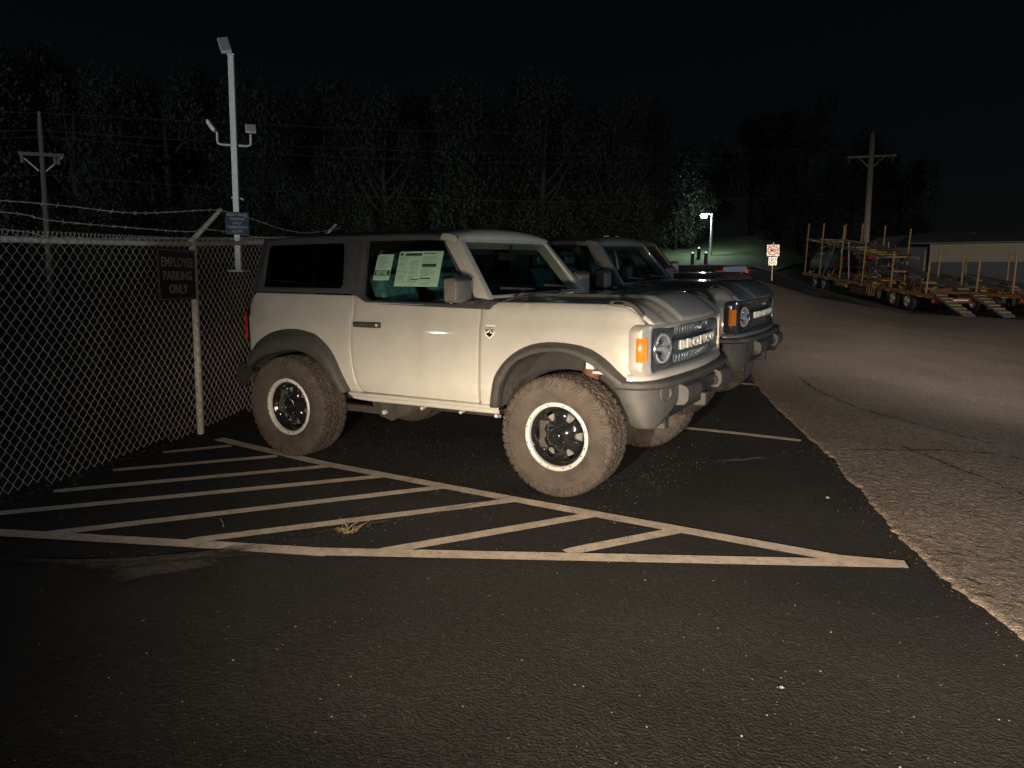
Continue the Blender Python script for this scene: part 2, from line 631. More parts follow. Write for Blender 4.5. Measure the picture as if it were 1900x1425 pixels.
TYRE = None
WH = {}
def build_wheel():
    w = empty('wheel')
    t = tyre_mesh().obj('tyre', RUBBER, w, sharp=28)
    me1 = arc_text('GOODYEAR', .048, .315, R(-28), -.1585)
    mobj('raised_lettering', me1, RUBBER, w)
    me2 = arc_text('WRANGLER', .036, .320, R(150), -.1585)
    mobj('raised_lettering', me2, RUBBER, w)
    # rim barrel
    T = Matrix.Rotation(R(-90), 4, 'Z')   # local +X -> -Y
    MB().lathe([(.232, -.10), (.205, -.09), (.198, -.02), (.198, .06), (.208, .095), (.222, .10), (.222, .108)], 56, T).obj('rim_barrel', UNDER2, w, sharp=40)
    ring = MB().lathe([(.213, .088), (.213, .118), (.218, .127), (.228, .132), (.240, .130), (.2465, .122), (.2465, .10), (.236, .095)], 72, T)
    ro = ring.obj('beadlock_ring', SILVER, w, sharp=30)
    bolts = MB()
    for k in range(24):
        if k % 3 == 0: continue
        th = 2 * pi * k / 24
        T2 = Matrix.Translation((.2285 * sin(th), -.1315, .2285 * cos(th))) @ T
        bolts.lathe([(0.0001, .0035), (.0045, .0035), (.0055, 0), (.0055, -.003)], 8, T2)
    bolts.obj('ring_bolts', GLOSSB, w)['kind'] = 'stuff'
    # face with six windows
    def fn(a, b, d):
        r = math.hypot(a, b)
        dish = .108 - .045 * ss((r - .055) / .10) + .038 * ss((r - .165) / .045)
        th = math.atan2(b, a)
        rid = .010 * max(0, cos(6 * th)) * ss((r - .06) / .05) * (1 - ss((r - .16) / .04))
        return Vector((-a, -(dish - rid * 1.4 + d), b))
    outer = [(.214 * cos(2 * pi * k / 72), .214 * sin(2 * pi * k / 72)) for k in range(72)]
    holes = []
    for k in range(6):
        c = 2 * pi * k / 6
        pts = []
        for (r, a) in ((.116, -.13), (.145, -.19), (.178, -.17), (.184, 0), (.178, .17), (.145, .19), (.116, .13), (.110, 0)):
            pts.append((r * cos(c + a), r * sin(c + a)))
        holes.append(rounded(pts, .010, 3))
    panel('spoke_face', outer, fn, GLOSSB, w, r=.006, step=.014, thick=.022, holes=holes, sharp=45)
    lug = None
    for k in range(6):
        th = 2 * pi * (k + .5) / 6
        T2 = Matrix.Translation((-.066 * cos(th), -.070, .066 * sin(th))) @ T
        if lug is None:
            lug = MB().lathe([(.0001, .052), (.009, .050), (.0115, .044), (.0115, .0), (.016, -.004)], 12, T).obj('lug_nut', CHROME, w)
            lug.location = (-.066 * cos(th), -.070, .066 * sin(th))
        else:
            c = lug.copy(); COL.objects.link(c); c.parent = w
            c.location = (-.066 * cos(th), -.070, .066 * sin(th))
    cap = MB().lathe([(.0001, .004), (.022, .004), (.026, .008), (.031, .006), (.035, -.002), (.037, -.03)], 32, Matrix.Translation((0, -.118, 0)) @ T).obj('hub_cap', GLOSSB, w)
    MB().lathe([(.018, .0052), (.0205, .0085), (.023, .0052)], 28, Matrix.Translation((0, -.118, 0)) @ T).obj('cap_ring', CHROME, w)
    MB().lathe([(.0001, .0), (.160, 0), (.162, -.004), (.162, -.022), (.09, -.03), (.09, -.08)], 40, Matrix.Translation((0, -.035, 0)) @ T).obj('brake_disc', BRAKE, w)
    MB().box(-.16, -.08, -.075, -.005, -.10, .10).obj('brake_caliper', UNDER2, w, bevel=.012)
    return w

mat_mirror = mat('mirror_grey_plastic', (.16, .15, .135), .5, var=.2, vscale=14, bump=.2, bscale=300)
mat_oval = mat('muted_blue_enamel', (.10, .14, .22), .25, coat=.6)
BOWL = mat('satin_reflector', (.30, .33, .38), .35, metal=.4, coat=.5)
LETTER2 = mat('frosted_light_guide', (.42, .44, .45), .35, coat=.5)
SILVER2 = mat('paint_edge_strip', (.62, .60, .54), .35, metal=.2)

# ================================================================== OFF-ROAD SUV
def Ys(x, z):
    y = .937
    if z < .78: y -= .30 * (.78 - z) ** 1.6
    y -= .016 * ss((z - 1.180) / .022)
    if z > 1.2: y -= .11 * (z - 1.2)
    if z > 1.332 and x > 1.9: y -= .030 * (min(1.1, (z - 1.332) / .030)) ** 2
    y -= .0035 * (x - 1.3) ** 2
    if x > 2.9: y -= .045 * ((x - 2.9) / .27) ** 2
    if x < -.2: y -= .03 * ((-.2 - x) / .3) ** 2
    # soft swell over the front wheel arch
    if 2.0 < x < 3.1 and z > .9:
        y += .006 * math.exp(-((math.hypot(x - 2.56, z - .5) - .66) / .05) ** 2)
    return y
def G(z):
    return .862 - (z - 1.38) * .29
def Xf(y):
    a = abs(y)
    x = 3.285 - .085 * (a / .85) ** 2
    if a > .84: x -= 5.5 * (a - .84) ** 2
    return x
def Zh(x, y):
    a = abs(y) / .862
    z = 1.358 + .032 * (1 - a * a)
    z += .020 * (1 - ss((abs(y) - .40) / .05)) * ss((x - 2.0) / .15)
    z -= .008 * (1 - ss(abs(abs(y) - .62) / .10)) * ss((x - 2.05) / .2)
    if x > 3.0:
        k = (x - 3.0) / (Xf(y) - 3.0)
        z -= (.122 + .045 * (1 - a * a)) * k ** 1.6
    return z
def Zr(x, y):
    z = 1.868 + .052 * (1 - (abs(y) / .73) ** 2.4)
    if x < .1: z -= .03 * ((.1 - x) / .5) ** 2
    if x > 1.2: z -= .014 * ((x - 1.2) / .28) ** 2
    return z

A_R = [(-.50, .80), (-.471, .87), (-.379, .965), (-.18, 1.062), (.048, 1.10), (.22, 1.085), (.344, 1.048), (.487, .927), (.597, .733), (.658, .617)]
C_R = [(-.44, .745), (-.36, .80), (-.25, .853), (-.10, .895), (.03, .922), (.17, .922), (.31, .885), (.43, .81), (.52, .70), (.598, .59)]
A_F = [(1.985, .60), (2.005, .70), (2.041, .831), (2.144, .959), (2.28, 1.047), (2.429, 1.088), (2.609, 1.092), (2.779, 1.063), (2.903, .995), (2.994, .914), (3.09, .834)]
C_F = [(2.075, .60), (2.09, .66), (2.115, .77), (2.18, .88), (2.26, .955), (2.37, 1.003), (2.492, 1.029), (2.614, 1.031), (2.725, 1.006), (2.83, .953), (2.92, .89), (3.02, .82)]

def build_suv():
    root = empty('off_road_suv')
    wheel0 = build_wheel()
    made = []
    for i, (x, s) in enumerate(((2.55, -1), (0., -1), (2.55, 1), (0., 1))):
        w = wheel0 if i == 0 else copy_tree(wheel0)
        w.parent = root
        w.location = (x, s * .845, TR - .004)
        w.rotation_euler = (0, R(17 * i), 0) if s < 0 else (0, R(31 * i), pi)
    sp = copy_tree(wheel0)
    sp.name = 'spare_wheel'
    sp.parent = root
    sp.location = (-.70, 0.02, .98)
    sp.rotation_euler = (0, 0, R(-90))
    body = empty('body')
    body.parent = root
    P_ = PAINT
    NA = 34
    ar, cr = resample(A_R, NA), resample(C_R, NA)
    af, cf = resample(A_F, NA), resample(C_F, NA)
    mid_r = [tuple(a * .6 + c * .4) for a, c in zip(ar, cr)]
    mid_f = [tuple(a * .6 + c * .4) for a, c in zip(af, cf)]
    for s in (-1, 1):
        side = lambda a, b, d, s=s: (a, s * (Ys(a, b) + d), b)
        gs = lambda a, b, d, s=s: (a, s * (G(b) + d), b)
        # ---- rear quarter
        q = mid_r[1:] + [(.655, .612), (.772, .612), (.722, .70), (.700, .80), (.685, .97), (.698, 1.16), (.712, 1.30), (.705, 1.388), (-.41, 1.398), (-.462, 1.35), (-.494, 1.265), (-.49, .82)]
        panel('rear_quarter', q, side, P_, body, r=.007, step=.05, thick=.06)
        # ---- door
        dq = [(1.884, .612), (1.895, .9), (1.905, 1.19), (1.909, 1.325), (.826, 1.338), (.722, 1.387), (.718, 1.30), (.705, 1.16), (.692, .97), (.707, .80), (.731, .70), (.79, .617)]
        door = panel('door', rounded(dq, [.012, 0, 0, .006, .02, .006, .03, .05, .08, .05, .06, .05]), side, P_, root, r=.004, step=.05, thick=.05)
        hb = MB()
        hb.loft([[(x, s * (Ys(x, 1.16) + o), 1.1625 + z) for o, z in ((-.003, -.021), (.012, -.023), (.026, -.018), (.030, -.004), (.030, .010), (.022, .02), (.006, .022), (-.003, .020))] for x in (.748, .752, .80, .90, .965, .972, 1.0, 1.005)], closed=False)
        hb.box(.748, .751, s * .925, s * .953, 1.142, 1.182); hb.box(1.0, 1.004, s * .925, s * .953, 1.142, 1.182)
        hd = hb.obj('door_handle', PLASTIC, door)
        MB().lathe([(.0001, .002), (.010, .002), (.012, 0)], 16, Matrix.Translation((.985, s * (Ys(.98, 1.16) + .031), 1.163)) @ Matrix.Rotation(R(90 * s), 4, 'Z')).obj('lock_cylinder', SILVER, door)
        # ---- fender
        fq = mid_f[::-1][1:] + [(1.905, .60), (1.912, .9), (1.920, 1.19), (1.922, 1.322), (1.985, 1.320), (2.045, 1.360), (2.40, 1.364), (2.88, 1.362), (3.03, 1.342), (3.11, 1.29), (3.148, 1.235), (3.150, 1.10), (3.155, .94), (3.12, .865), (3.075, .845)]
        panel('front_fender', fq, side, P_, body, r=.008, step=.045, thick=.06)
        MB().add([(1.9, s * .86, .6), (1.9, s * .86, 1.32), (1.93, s * .86, 1.32), (1.93, s * .86, .6)], [(0, 1, 2, 3)]).obj('door_gap_backing', UNDER, body, recalc=False)
        # ---- rocker
        sec = [(.86, .612), (.918, .611), (.940, .603), (.944, .590), (.938, .577), (.931, .573), (.931, .552), (.925, .545), (.86, .540), (.78, .54)]
        xs = [.655, .66, .68] + [.7 + .1 * k for k in range(13)] + [2.0, 2.045, 2.065, 2.07]
        rb = MB().loft([[(x, s * y, z if x > .7 else max(z, .556 + (.7 - x) * .9)) for y, z in sec] for x in xs])
        rb.obj('rocker_sill', P_, body)
        # ---- arch flares
        for nm, A, C in (('arch_flare', ar, cr), ('arch_flare', af, cf)):
            rows = []
            front = A is af
            for i, (a, c) in enumerate(zip(A, C)):
                t = i / (NA - 1)
                bulge = 1.0 - .25 * (abs(2 * t - 1)) ** 6
                ya = Ys(a.x, max(.6, a.y))
                def pt(k, y): 
                    q_ = a.lerp(c, k); return (q_.x, s * y, q_.y)
                rows.append([pt(-.01, ya - .02), pt(-.01, ya + .006), pt(.03, ya + .012), pt(.22, ya + (1.0 - ya) * .62 * bulge), pt(.40, ya + (1.0 - ya) * .95 * bulge), pt(.62, ya + (1.003 - ya) * bulge), pt(.94, ya + (1.0 - ya) * bulge), pt(1.0, ya + (.99 - ya) * bulge), pt(1.02, ya + (.97 - ya) * bulge), pt(1.0, .91)])
            MB().loft(rows).obj(nm, PLASTIC, root, sharp=40)
            # wheel-house liner
            ln = MB().loft([[(c.x, s * y, c.y + .004) for y in (.965, .90, .82, .74, .66, .60)] for c in C])
            ln.obj('wheel_liner', DUSTY, root)
        # ---- hardtop side with window
        hq = [(-.468, 1.405), (.680, 1.397), (.642, 1.852), (-.432, 1.862)]
        wq = [(-.352, 1.445), (.548, 1.443), (.492, 1.808), (-.36, 1.80)]
        hs = panel('hardtop_side', rounded(hq, [.02, .004, .004, .03]), gs, HTOP, root, r=.008, step=.07, thick=.04, holes=[rounded(wq, [.03, .05, .035, .05])])
        panel('quarter_window', rounded([(-.362, 1.435), (.558, 1.433), (.502, 1.818), (-.37, 1.81)], .04), lambda a, b, d, s=s: (a, s * (G(b) - .010 + d), b), TINT, hs, r=.002, step=.2, thick=.003)
        # ---- door glass and frame
        fq2 = [(.655, 1.392), (.72, 1.375), (.82, 1.326), (1.985, 1.306), (2.052, 1.362), (1.86, 1.385), (1.80, 1.42), (1.495, 1.852), (.645, 1.852)]
        gq = [(.755, 1.40), (.845, 1.352), (1.76, 1.340), (1.765, 1.40), (1.465, 1.818), (.735, 1.818)]
        fo = lambda a, b, d, s=s: (a, s * ((G(b) if b > 1.42 else G(b) + (1.42 - b) * .32) + d), b)
        fr = panel('door_window_frame', rounded(fq2, [.004, .01, .02, .004, .004, .02, .02, .01, .004]), fo, GLOSSB if False else HTOP, door, r=.005, step=.06, thick=.04, holes=[rounded(gq, [.02, .01, .01, .01, .02, .03])])
        gl = panel('door_glass', rounded([(.742, 1.395), (.84, 1.342), (1.77, 1.330), (1.775, 1.405), (1.47, 1.828), (.725, 1.828)], .01), lambda a, b, d, s=s: (a, s * (G(b) - .014 + d), b), DGLASS, door, r=.002, step=.2, thick=.003)
        MB().tube([(.772, s * (G(1.40) - .004), 1.385), (.757, s * (G(1.81) - .004), 1.815)], .006, 6).obj('glass_divider', PLASTIC, door)
        # ---- mirror
        mr = empty('side_mirror'); mr.parent = root
        Tm = Matrix.Translation((1.80, s * 1.045, 1.452)) @ Matrix.Rotation(R(-6 * s), 4, 'Z')
        hp = [(-.055, -.088), (-.060, .084), (.02, .092), (.055, .070), (.062, .02), (.060, -.07), (.04, -.092)]
        ms = MB()
        ms.loft([[Tm @ Vector((x * k, yy * s, z * k2)) for x, z in hp] for yy, k, k2 in ((-.118, .82, .9), (-.105, .97, .98), (0, 1, 1), (.10, .94, .98), (.122, .8, .88))], closed=True)
        ms.v += [tuple(Tm @ Vector((0, -.118 * s, 0))), tuple(Tm @ Vector((0, .122 * s, 0)))]
        nL = len(ms.v)
        ms.f += [(i, (i + 1) % 7, nL - 2) for i in range(7)] + [(28 + i, 28 + (i + 1) % 7, nL - 1) for i in range(7)]
        mh = ms.obj('mirror_housing', mat_mirror, mr, bevel=.010, seg=3, sharp=50)
        MB().add([Tm @ Vector((-.064, y * s, z)) for y, z in ((-.10, -.072), (.10, -.072), (.10, .07), (-.10, .07))], [(0, 1, 2, 3)]).obj('mirror_glass', CHROME, mr, recalc=False)
        cp = MB().loft([[Tm @ Vector((x * k, yy * s, z)) for x, z in ((-.058, .072), (-.062, .097), (.03, .103), (.062, .08), (.066, .062))] for yy, k in ((-.122, .85), (-.10, 1), (.10, .97), (.125, .8))])
        cp.obj('mirror_cap', PLASTIC, mr, bevel=.004)
        MB().box(1.79, 1.90, min(s * .86, s * 1.0), max(s * .86, s * 1.0), 1.345, 1.372).box(1.78, 1.83, min(s * .955, s * 1.03), max(s * .955, s * 1.03), 1.34, 1.375).obj('mirror_arm', PLASTIC, mr, bevel=.008)
        # ---- trail sight on the fender top
        to = [(2.885, 1.352), (2.893, 1.378), (2.915, 1.388), (3.02, 1.384), (3.085, 1.352), (3.165, 1.262), (3.180, 1.222), (3.160, 1.215), (3.11, 1.285), (3.045, 1.345)]
        ho = rounded([(2.925, 1.364), (2.925, 1.378), (2.985, 1.376), (3.0, 1.365)], .005)
        yb = .848
        tsf = lambda a, b, d, s=s: (a, s * (yb + .016 - .35 * max(0, a - 3.03) ** 1.3 + d), b)
        tr = panel('trail_sight', rounded(to, .012, 3), tsf, PLASTIC, root, r=.005, step=.03, thick=.022, holes=[ho])
        # ---- tail light, fog light
        tl = MB().box(-.555, -.49, *sorted((s * .75, s * .868)), .955, 1.245).obj('tail_light', GLOSSB, root, bevel=.012)
        for z0, z1 in ((.985, 1.10), (1.112, 1.215)):
            MB().box(-.592, -.553, *sorted((s * .78, s * .862)), z0, z1).obj('red_lens', REDL, tl, bevel=.010)
        Tf = Matrix.Translation((3.255, s * .775, .772)) @ Matrix.Rotation(R(-20 * -s), 4, 'Z')
        fg = MB().lathe([(.062, -.02), (.062, .022), (.054, .028), (.046, .02), (.044, -.01)], 24, Tf).obj('fog_light', PLASTIC, root)
        MB().lathe([(.0001, .012), (.03, .006), (.044, -.004)], 20, Tf).obj('fog_lens', CHROME, fg)
    # ---- bumper
    pth = [(2.985, -.945), (3.03, -.958), (3.09, -.955), (3.15, -.935), (3.205, -.895), (3.245, -.84), (3.275, -.76), (3.295, -.65), (3.308, -.45), (3.316, -.2), (3.318, 0)]
    pth = pth + [(x, -y) for x, y in pth[-2::-1]]
    path = resample(pth, 71)
    def zb(y):
        a = abs(y)
        return .668 - .128 * ss((a - .50) / .42)
    def sec_b(i, t, p):
        z0 = zb(p.y)
        e = ss(min(t, 1 - t) / .04)
        return [(-.10, .858), (-.015, .862), (.010, .857), (.022, .845), (.022, .818), (.012, .806), (.0, .80), (.002, .74), (-.004, z0 + .03), (-.018, z0 + .006), (-.05, z0), (-.16, z0)]
    bpm = sweep(path, sec_b)
    bpm.v = [(x + max(0, .80 - z) * .47 * ss((abs(y) - .72) / .2) * (1 - ss((x - 3.0) / .28) * .75), y, z) for x, y, z in bpm.v]
    bp = bpm.obj('front_bumper', PLASTIC, root, sharp=28)
    for s in (-1, 1):
        hx = [(3.23, .70), (3.235, .80), (3.30, .815), (3.36, .79), (3.375, .755), (3.372, .70), (3.345, .662), (3.29, .655)]
        MB().prism(hx, *sorted((s * .285, s * .585))).obj('bumper_horn', PLASTIC, bp, bevel=.006, smooth=True)
        MB().tube([(3.30, s * .19, .70), (3.345, s * .19, .70), (3.35, s * .19, .725), (3.345, s * .19, .75), (3.30, s * .19, .75)], .010, 10).obj('tow_hook', UNDER, bp)
    MB().box(3.285, 3.335, -.22, .22, .70, .79).obj('bumper_insert', UNDER, bp, bevel=.01)
    MB().prism([(2.90, .60), (3.24, .68), (3.25, .665), (2.95, .56), (2.90, .56)], -.36, .36).obj('skid_plate', UNDER2, root, bevel=.01)
    # ---- body colour valance under the grille
    pv = [(3.06, -.945), (3.10, -.936), (3.14, -.918), (3.172, -.88), (3.196, -.83), (3.222, -.72), (3.25, -.5), (3.272, -.25), (3.28, 0)]
    pv = resample(pv + [(x, -y) for x, y in pv[-2::-1]], 61)
    sweep(pv, lambda i, t, p: [(-.06, .905), (-.005, .900), (.008, .892), (.016, .875), (.014, .862), (-.002, .852), (-.06, .850)]).obj('front_valance', P_, body, sharp=40)
    # ---- bezel, grille
    ff = lambda a, b, d: (Xf(a) + d, a, b)
    bez = panel('grille_surround', rounded([(-.925, .882), (.925, .882), (.925, 1.232), (-.925, 1.232)], .065, 6), ff, BEZEL, root, r=.014, step=.06, thick=.07, holes=[rounded([(-.852, .912), (.852, .912), (.852, 1.203), (-.852, 1.203)], .04, 5)])
    slots = []
    for (z0, z1, w0, w1) in ((1.128, 1.186, .43, .40), (.928, .992, .40, .44)):
        slots.append(rounded([(-w0, z0), (w0, z0), (w1, z1), (-w1, z1)], .02, 4))
    lamps_h = [[(s * .665 + .120 * cos(2 * pi * k / 36), 1.057 + .120 * sin(2 * pi * k / 36)) for k in range(36)] for s in (-1, 1)]
    def fg_(a, b, d):
        k = 0.
        # horizontal channels pressed towards the slots
        e = ss((abs(a) - .40) / .12)
        k = -.018 * (1 - e) - .010 * (1 - ss((abs(b - 1.057) - .05) / .05)) * e
        return (Xf(a) - .036 + k + d, a, b)
    gr = panel('grille_panel', rounded([(-.858, .905), (.858, .905), (.858, 1.21), (-.858, 1.21)], .04, 5), fg_, GRILLE, root, r=.007, step=.03, thick=.02, holes=slots + lamps_h)
    MB().loft([[(Xf(y) - .095, y, z) for z in (.90, 1.215)] for y in [-.85 + .1 * k for k in range(18)]]).obj('grille_backing', UNDER, gr)
    fin = None
    for k in range(15):
        y = -.378 + k * .054
        for z in (1.157, .96):
            if fin is None:
                fin = MB().box(-.03, .0, -.006, .006, -.030, .030).obj('grille_fin', GRILLE, gr, bevel=.003)
                f_ = fin
            else:
                f_ = fin.copy(); COL.objects.link(f_); f_.parent = gr
            f_.location = (Xf(y) - .050, y, z)
    # centre bar through both lamps
    rows = []
    for k in range(41):
        y = -.60 + 1.2 * k / 40
        hgt = .040 if abs(y) < .47 else .040 - .026 * ss((abs(y) - .47) / .04)
        o = -.012 if abs(y) < .47 else -.012 - .008 * ss((abs(y) - .47) / .04)
        rows.append([(Xf(y) + o - .03, y, 1.057 - hgt), (Xf(y) + o - .004, y, 1.057 - hgt), (Xf(y) + o, y, 1.057 - hgt + .005), (Xf(y) + o, y, 1.057 + hgt - .005), (Xf(y) + o - .004, y, 1.057 + hgt), (Xf(y) + o - .03, y, 1.057 + hgt)])
    MB().loft(rows).obj('grille_bar', GRILLE, gr, sharp=30)
    me = text_mesh('BRONCO', .094, depth=.004, bold=.003, space=1.3)
    wx = max(abs(v.co.x) for v in me.vertices)
    for v in me.vertices:
        x, y, z = v.co
        x *= .435 / wx
        v.co = (Xf(x) - .007 + z, x, 1.057 + y * .93)
    me.materials.clear()
    mobj('grille_lettering', me, LETTER, gr)
    ov = MB().lathe([(.0001, .006), (.9, .006), (1., 0), (1., -.01)], 40, Matrix.Translation((3.262, 0, 1.156)) @ Matrix.Diagonal((1, .062, .026, 1))).obj('oval_emblem', mat_oval, gr, sharp=60)
    MB().lathe([(.88, .0065), (.90, .0085), (.97, .0085), (.99, .003)], 40, Matrix.Translation((3.262, 0, 1.156)) @ Matrix.Diagonal((1, .062, .026, 1))).obj('emblem_rim', CHROME, gr)
    Tt = Matrix(((0, 0, 1, 3.2695), (1, .25, 0, 0), (0, 1, 0, 1.156), (0, 0, 0, 1)))
    text_obj('emblem_script', 'Ford', .036, Tt, LETTER, gr, depth=.0008)
    for s in (-1, 1):
        hl = empty('headlight'); hl.parent = root
        T = Matrix.Translation((Xf(.665) - .03, s * .665, 1.057)) @ Matrix.Rotation(R(11 * s), 4, 'Z')
        MB().lathe([(.122, -.03), (.122, .006), (.117, .014), (.110, .010), (.106, -.004)], 48, T).obj('headlight_ring', GRILLE, hl, sharp=30)
        # C-shaped light guide
        gd = MB()
        for a0, a1 in ((R(18), R(162)), (R(198), R(342))):
            gd.tube([T @ Vector((.004, .094 * cos(a), .094 * sin(a))) for a in [a0 + (a1 - a0) * k / 20 for k in range(21)]], .009, 8)
        gd.obj('light_guide', LETTER2, hl)
        MB().lathe([(.104, -.004), (.085, -.03), (.05, -.05), (.0001, -.055)], 36, T).obj('reflector_bowl', BOWL, hl)
        MB().box(-.045, .0, -.088, .088, -.011, .011, T).obj('lamp_crossbar', LETTER2, hl, bevel=.003)
        for zz in (.042, -.044):
            MB().lathe([(.0001, .022), (.012, .018), (.022, .008), (.026, -.004), (.028, -.03)], 24, T @ Matrix.Translation((-.025, 0, zz))).obj('projector_lens', CHROME, hl)
        MB().lathe([(.0001, .022), (.05, .018), (.09, .010), (.112, .0)], 36, T).obj('headlight_lens', LENS, hl)
        # amber side marker wrapped on the surround's outer corner
        mk = MB()
        rr_ = []
        for z in (.985, .99, 1.005, 1.125, 1.14, 1.145):
            ins = .006 if .99 < z < 1.14 else 0
            rr_.append([(x + nx * (ins + .012), s * (y + ny * (ins + .012)), z) for x, y, nx, ny in ((3.118, .921, -.2, .6), (3.135, .922, .2, 1), (3.155, .915, .5, .85), (3.172, .905, .75, .6))])
        mk.loft(rr_)
        mk.obj('side_marker', AMBER, root)
    # ---- hood
    hq = [(1.995, -.81), (2.06, -.873), (2.9, -.871), (3.06, -.858)]
    hq += [(Xf(y) - .004, y) for y in (-.835, -.7, -.5, -.25, 0, .25, .5, .7, .835)]
    hq += [(3.06, .858), (2.9, .871), (2.06, .873), (1.995, .81)]
    hd = panel('hood', [(a, b) for a, b in hq], lambda a, b, d: (a, b, Zh(a, b) + d), P_, root, r=.007, step=.032, thick=.025)
    for s in (-1, 1):
        MB().box(2.07, 2.11, s * .55 - .01, s * .55 + .01, Zh(2.08, .55), Zh(2.08, .55) + .012).obj('washer_nozzle', PLASTIC, hd, bevel=.003)
    # ---- cowl, wipers
    cw = MB().prism([(1.86, 1.355), (1.90, 1.392), (2.02, 1.368), (2.02, 1.33), (1.86, 1.32)], -.80, .80).obj('cowl', PLASTIC, root, bevel=.004)
    for y0 in (-.55, .18):
        wp = MB().tube([(2.0, y0 - .02, 1.385), (1.955, y0 + .20, 1.415), (1.93, y0 + .30, 1.43)], .006, 6).obj('wiper', PLASTIC, root)
        MB().box(-.004, .004, -.27, .27, -.010, .006, Matrix.Translation((1.925, y0 + .18, 1.440)) @ Matrix.Rotation(R(-3), 4, 'X')).obj('wiper_blade', UNDER2, wp)
    # ---- windshield frame
    def wf(y, t, d):
        return Vector((1.955 - .345 * t + .03 * (1 - (y / .8) ** 2) + .79 * d, y, 1.375 + .452 * t + .61 * d))
    fo_ = [(-.858, 0), (.858, 0), (.742, 1.0), (-.742, 1.0)]
    fi_ = [(-.772, .07), (.772, .07), (.668, .955), (-.668, .955)]
    wfm = panel('windshield_frame', rounded(fo_, [.01, .01, .05, .05]), wf, P_, body, r=.012, step=.09, thick=.085, holes=[rounded(fi_, [.02, .02, .05, .05])])
    wg = panel('windshield', rounded([(-.79, .05), (.79, .05), (.682, .975), (-.682, .975)], .04), lambda y, t, d: wf(y, t, d - .012), WGLASS, root, r=.002, step=.15, thick=.004)
    rows = []
    for k in range(25):
        y = -.742 + 1.484 * k / 24
        c = .052 * (1 - (abs(y) / .742) ** 2.4)
        ex = .03 * (1 - (y / .8) ** 2)
        rows.append([(1.612 + ex, y, 1.815), (1.622 + ex, y, 1.826 + .2 * c), (1.612 + ex, y, 1.840 + .5 * c), (1.575 + ex * .6, y, 1.855 + .85 * c), (1.53, y, 1.862 + .97 * c), (1.475, y, 1.866 + c), (1.47, y, 1.84 + c)])
    MB().loft(rows).obj('windshield_header', P_, body, sharp=60)
    for s in (-1, 1):
        MB().loft([[(1.612, s * .740, 1.815), (1.60, s * .745, 1.843), (1.55, s * .744, 1.858), (1.475, s * .742, 1.866)], [(1.60, s * .75, 1.79), (1.575, s * .752, 1.80), (1.52, s * .751, 1.81), (1.455, s * .75, 1.82)]]).obj('header_end', P_, body)
        for yy in (.60,):
            MB().loft([[(1.640 - .0, s * yy - .004, 1.826), (1.610, s * yy - .004, 1.853), (1.56, s * yy - .004, 1.872), (1.47, s * yy - .004, 1.884)], [(1.640, s * yy + .004, 1.828), (1.610, s * yy + .004, 1.855), (1.56, s * yy + .004, 1.874), (1.47, s * yy + .004, 1.886)]]).obj('roof_ditch_strip', SILVER2, body, recalc=False)
    for s in (-1, 1):
        panel('pillar_side', rounded([(1.470, 1.835), (1.490, 1.868), (1.565, 1.858), (1.625, 1.815), (1.935, 1.412), (1.95, 1.385), (1.835, 1.385)], [.02, .02, .03, .03, .01, .004, .01]), lambda a, b, d, s=s: (a, s * (G(b) + .010 - .25 * max(0, b - 1.80) + d), b), P_, body, r=.009, step=.05, thick=.06)
    # ---- roof
    rq = rounded([(-.435, -.735), (1.468, -.742), (1.468, .742), (-.435, .735)], [.06, .004, .004, .06])
    roof = panel('roof_panel', rq, lambda a, b, d: (a, b * (1 + d * .1), Zr(a, b) + d), HTOP, root, r=.014, step=.12, thick=.03)
    MB().box(.655, .665, -.70, .70, 1.86, 1.862).obj('roof_seam', UNDER, roof)
    # ---- rear end
    bk = lambda a, b, d: (-.492 - d, a, b)
    panel('tailgate', rounded([(-.90, .74), (.90, .74), (.895, 1.19), (.78, 1.385), (-.78, 1.385), (-.895, 1.19)], .03), bk, P_, body, r=.01, step=.2, thick=.03)
    bk2 = lambda a, b, d: (-.472 + (b - 1.38) * .09 - d, a, b)
    hr = panel('hardtop_rear', rounded([(-.87, 1.395), (.87, 1.395), (.735, 1.865), (-.735, 1.865)], .03), bk2, HTOP, root, r=.01, step=.1, thick=.03, holes=[rounded([(-.70, 1.46), (.70, 1.46), (.62, 1.80), (-.62, 1.80)], .05)])
    panel('rear_glass', rounded([(-.71, 1.45), (.71, 1.45), (.63, 1.81), (-.63, 1.81)], .05), lambda a, b, d: (bk2(a, b, d)[0] + .012, a, b), TINT, hr, r=.002, step=.3, thick=.003)
    BE = ((-.43, .70), (-.45, .775), (-.56, .775), (-.63, .74), (-.645, .62), (-.55, .56))
    rbp = MB().prism([(-.50, .60), (-.62, .60), (-.66, .64), (-.66, .75), (-.62, .775), (-.50, .775)], -.90, .90).obj('rear_bumper', PLASTIC, root, bevel=.02)
    for s in (-1, 1):
        MB().loft([[(x, s * (.93 - o), z) for x, z in BE] for o in (0.06, .0, -.005, .02, .08)][0:4]).add([(x, s * .935, z) for x, z in BE], [(0, 1, 2, 3, 4, 5)]).obj('bumper_end', UNDER, rbp, bevel=.02)
    # ---- underbody
    ub = empty('underbody'); ub.parent = root
    MB().box(1.96, 3.16, -.60, .60, .52, 1.30).obj('engine_bay', UNDER, ub)
    MB().box(-.48, 1.96, -.84, .84, .60, .66).obj('cabin_floor', UNDER, ub)
    MB().box(-.48, .62, -.60, .60, .60, .95).obj('load_floor', UNDER, ub)
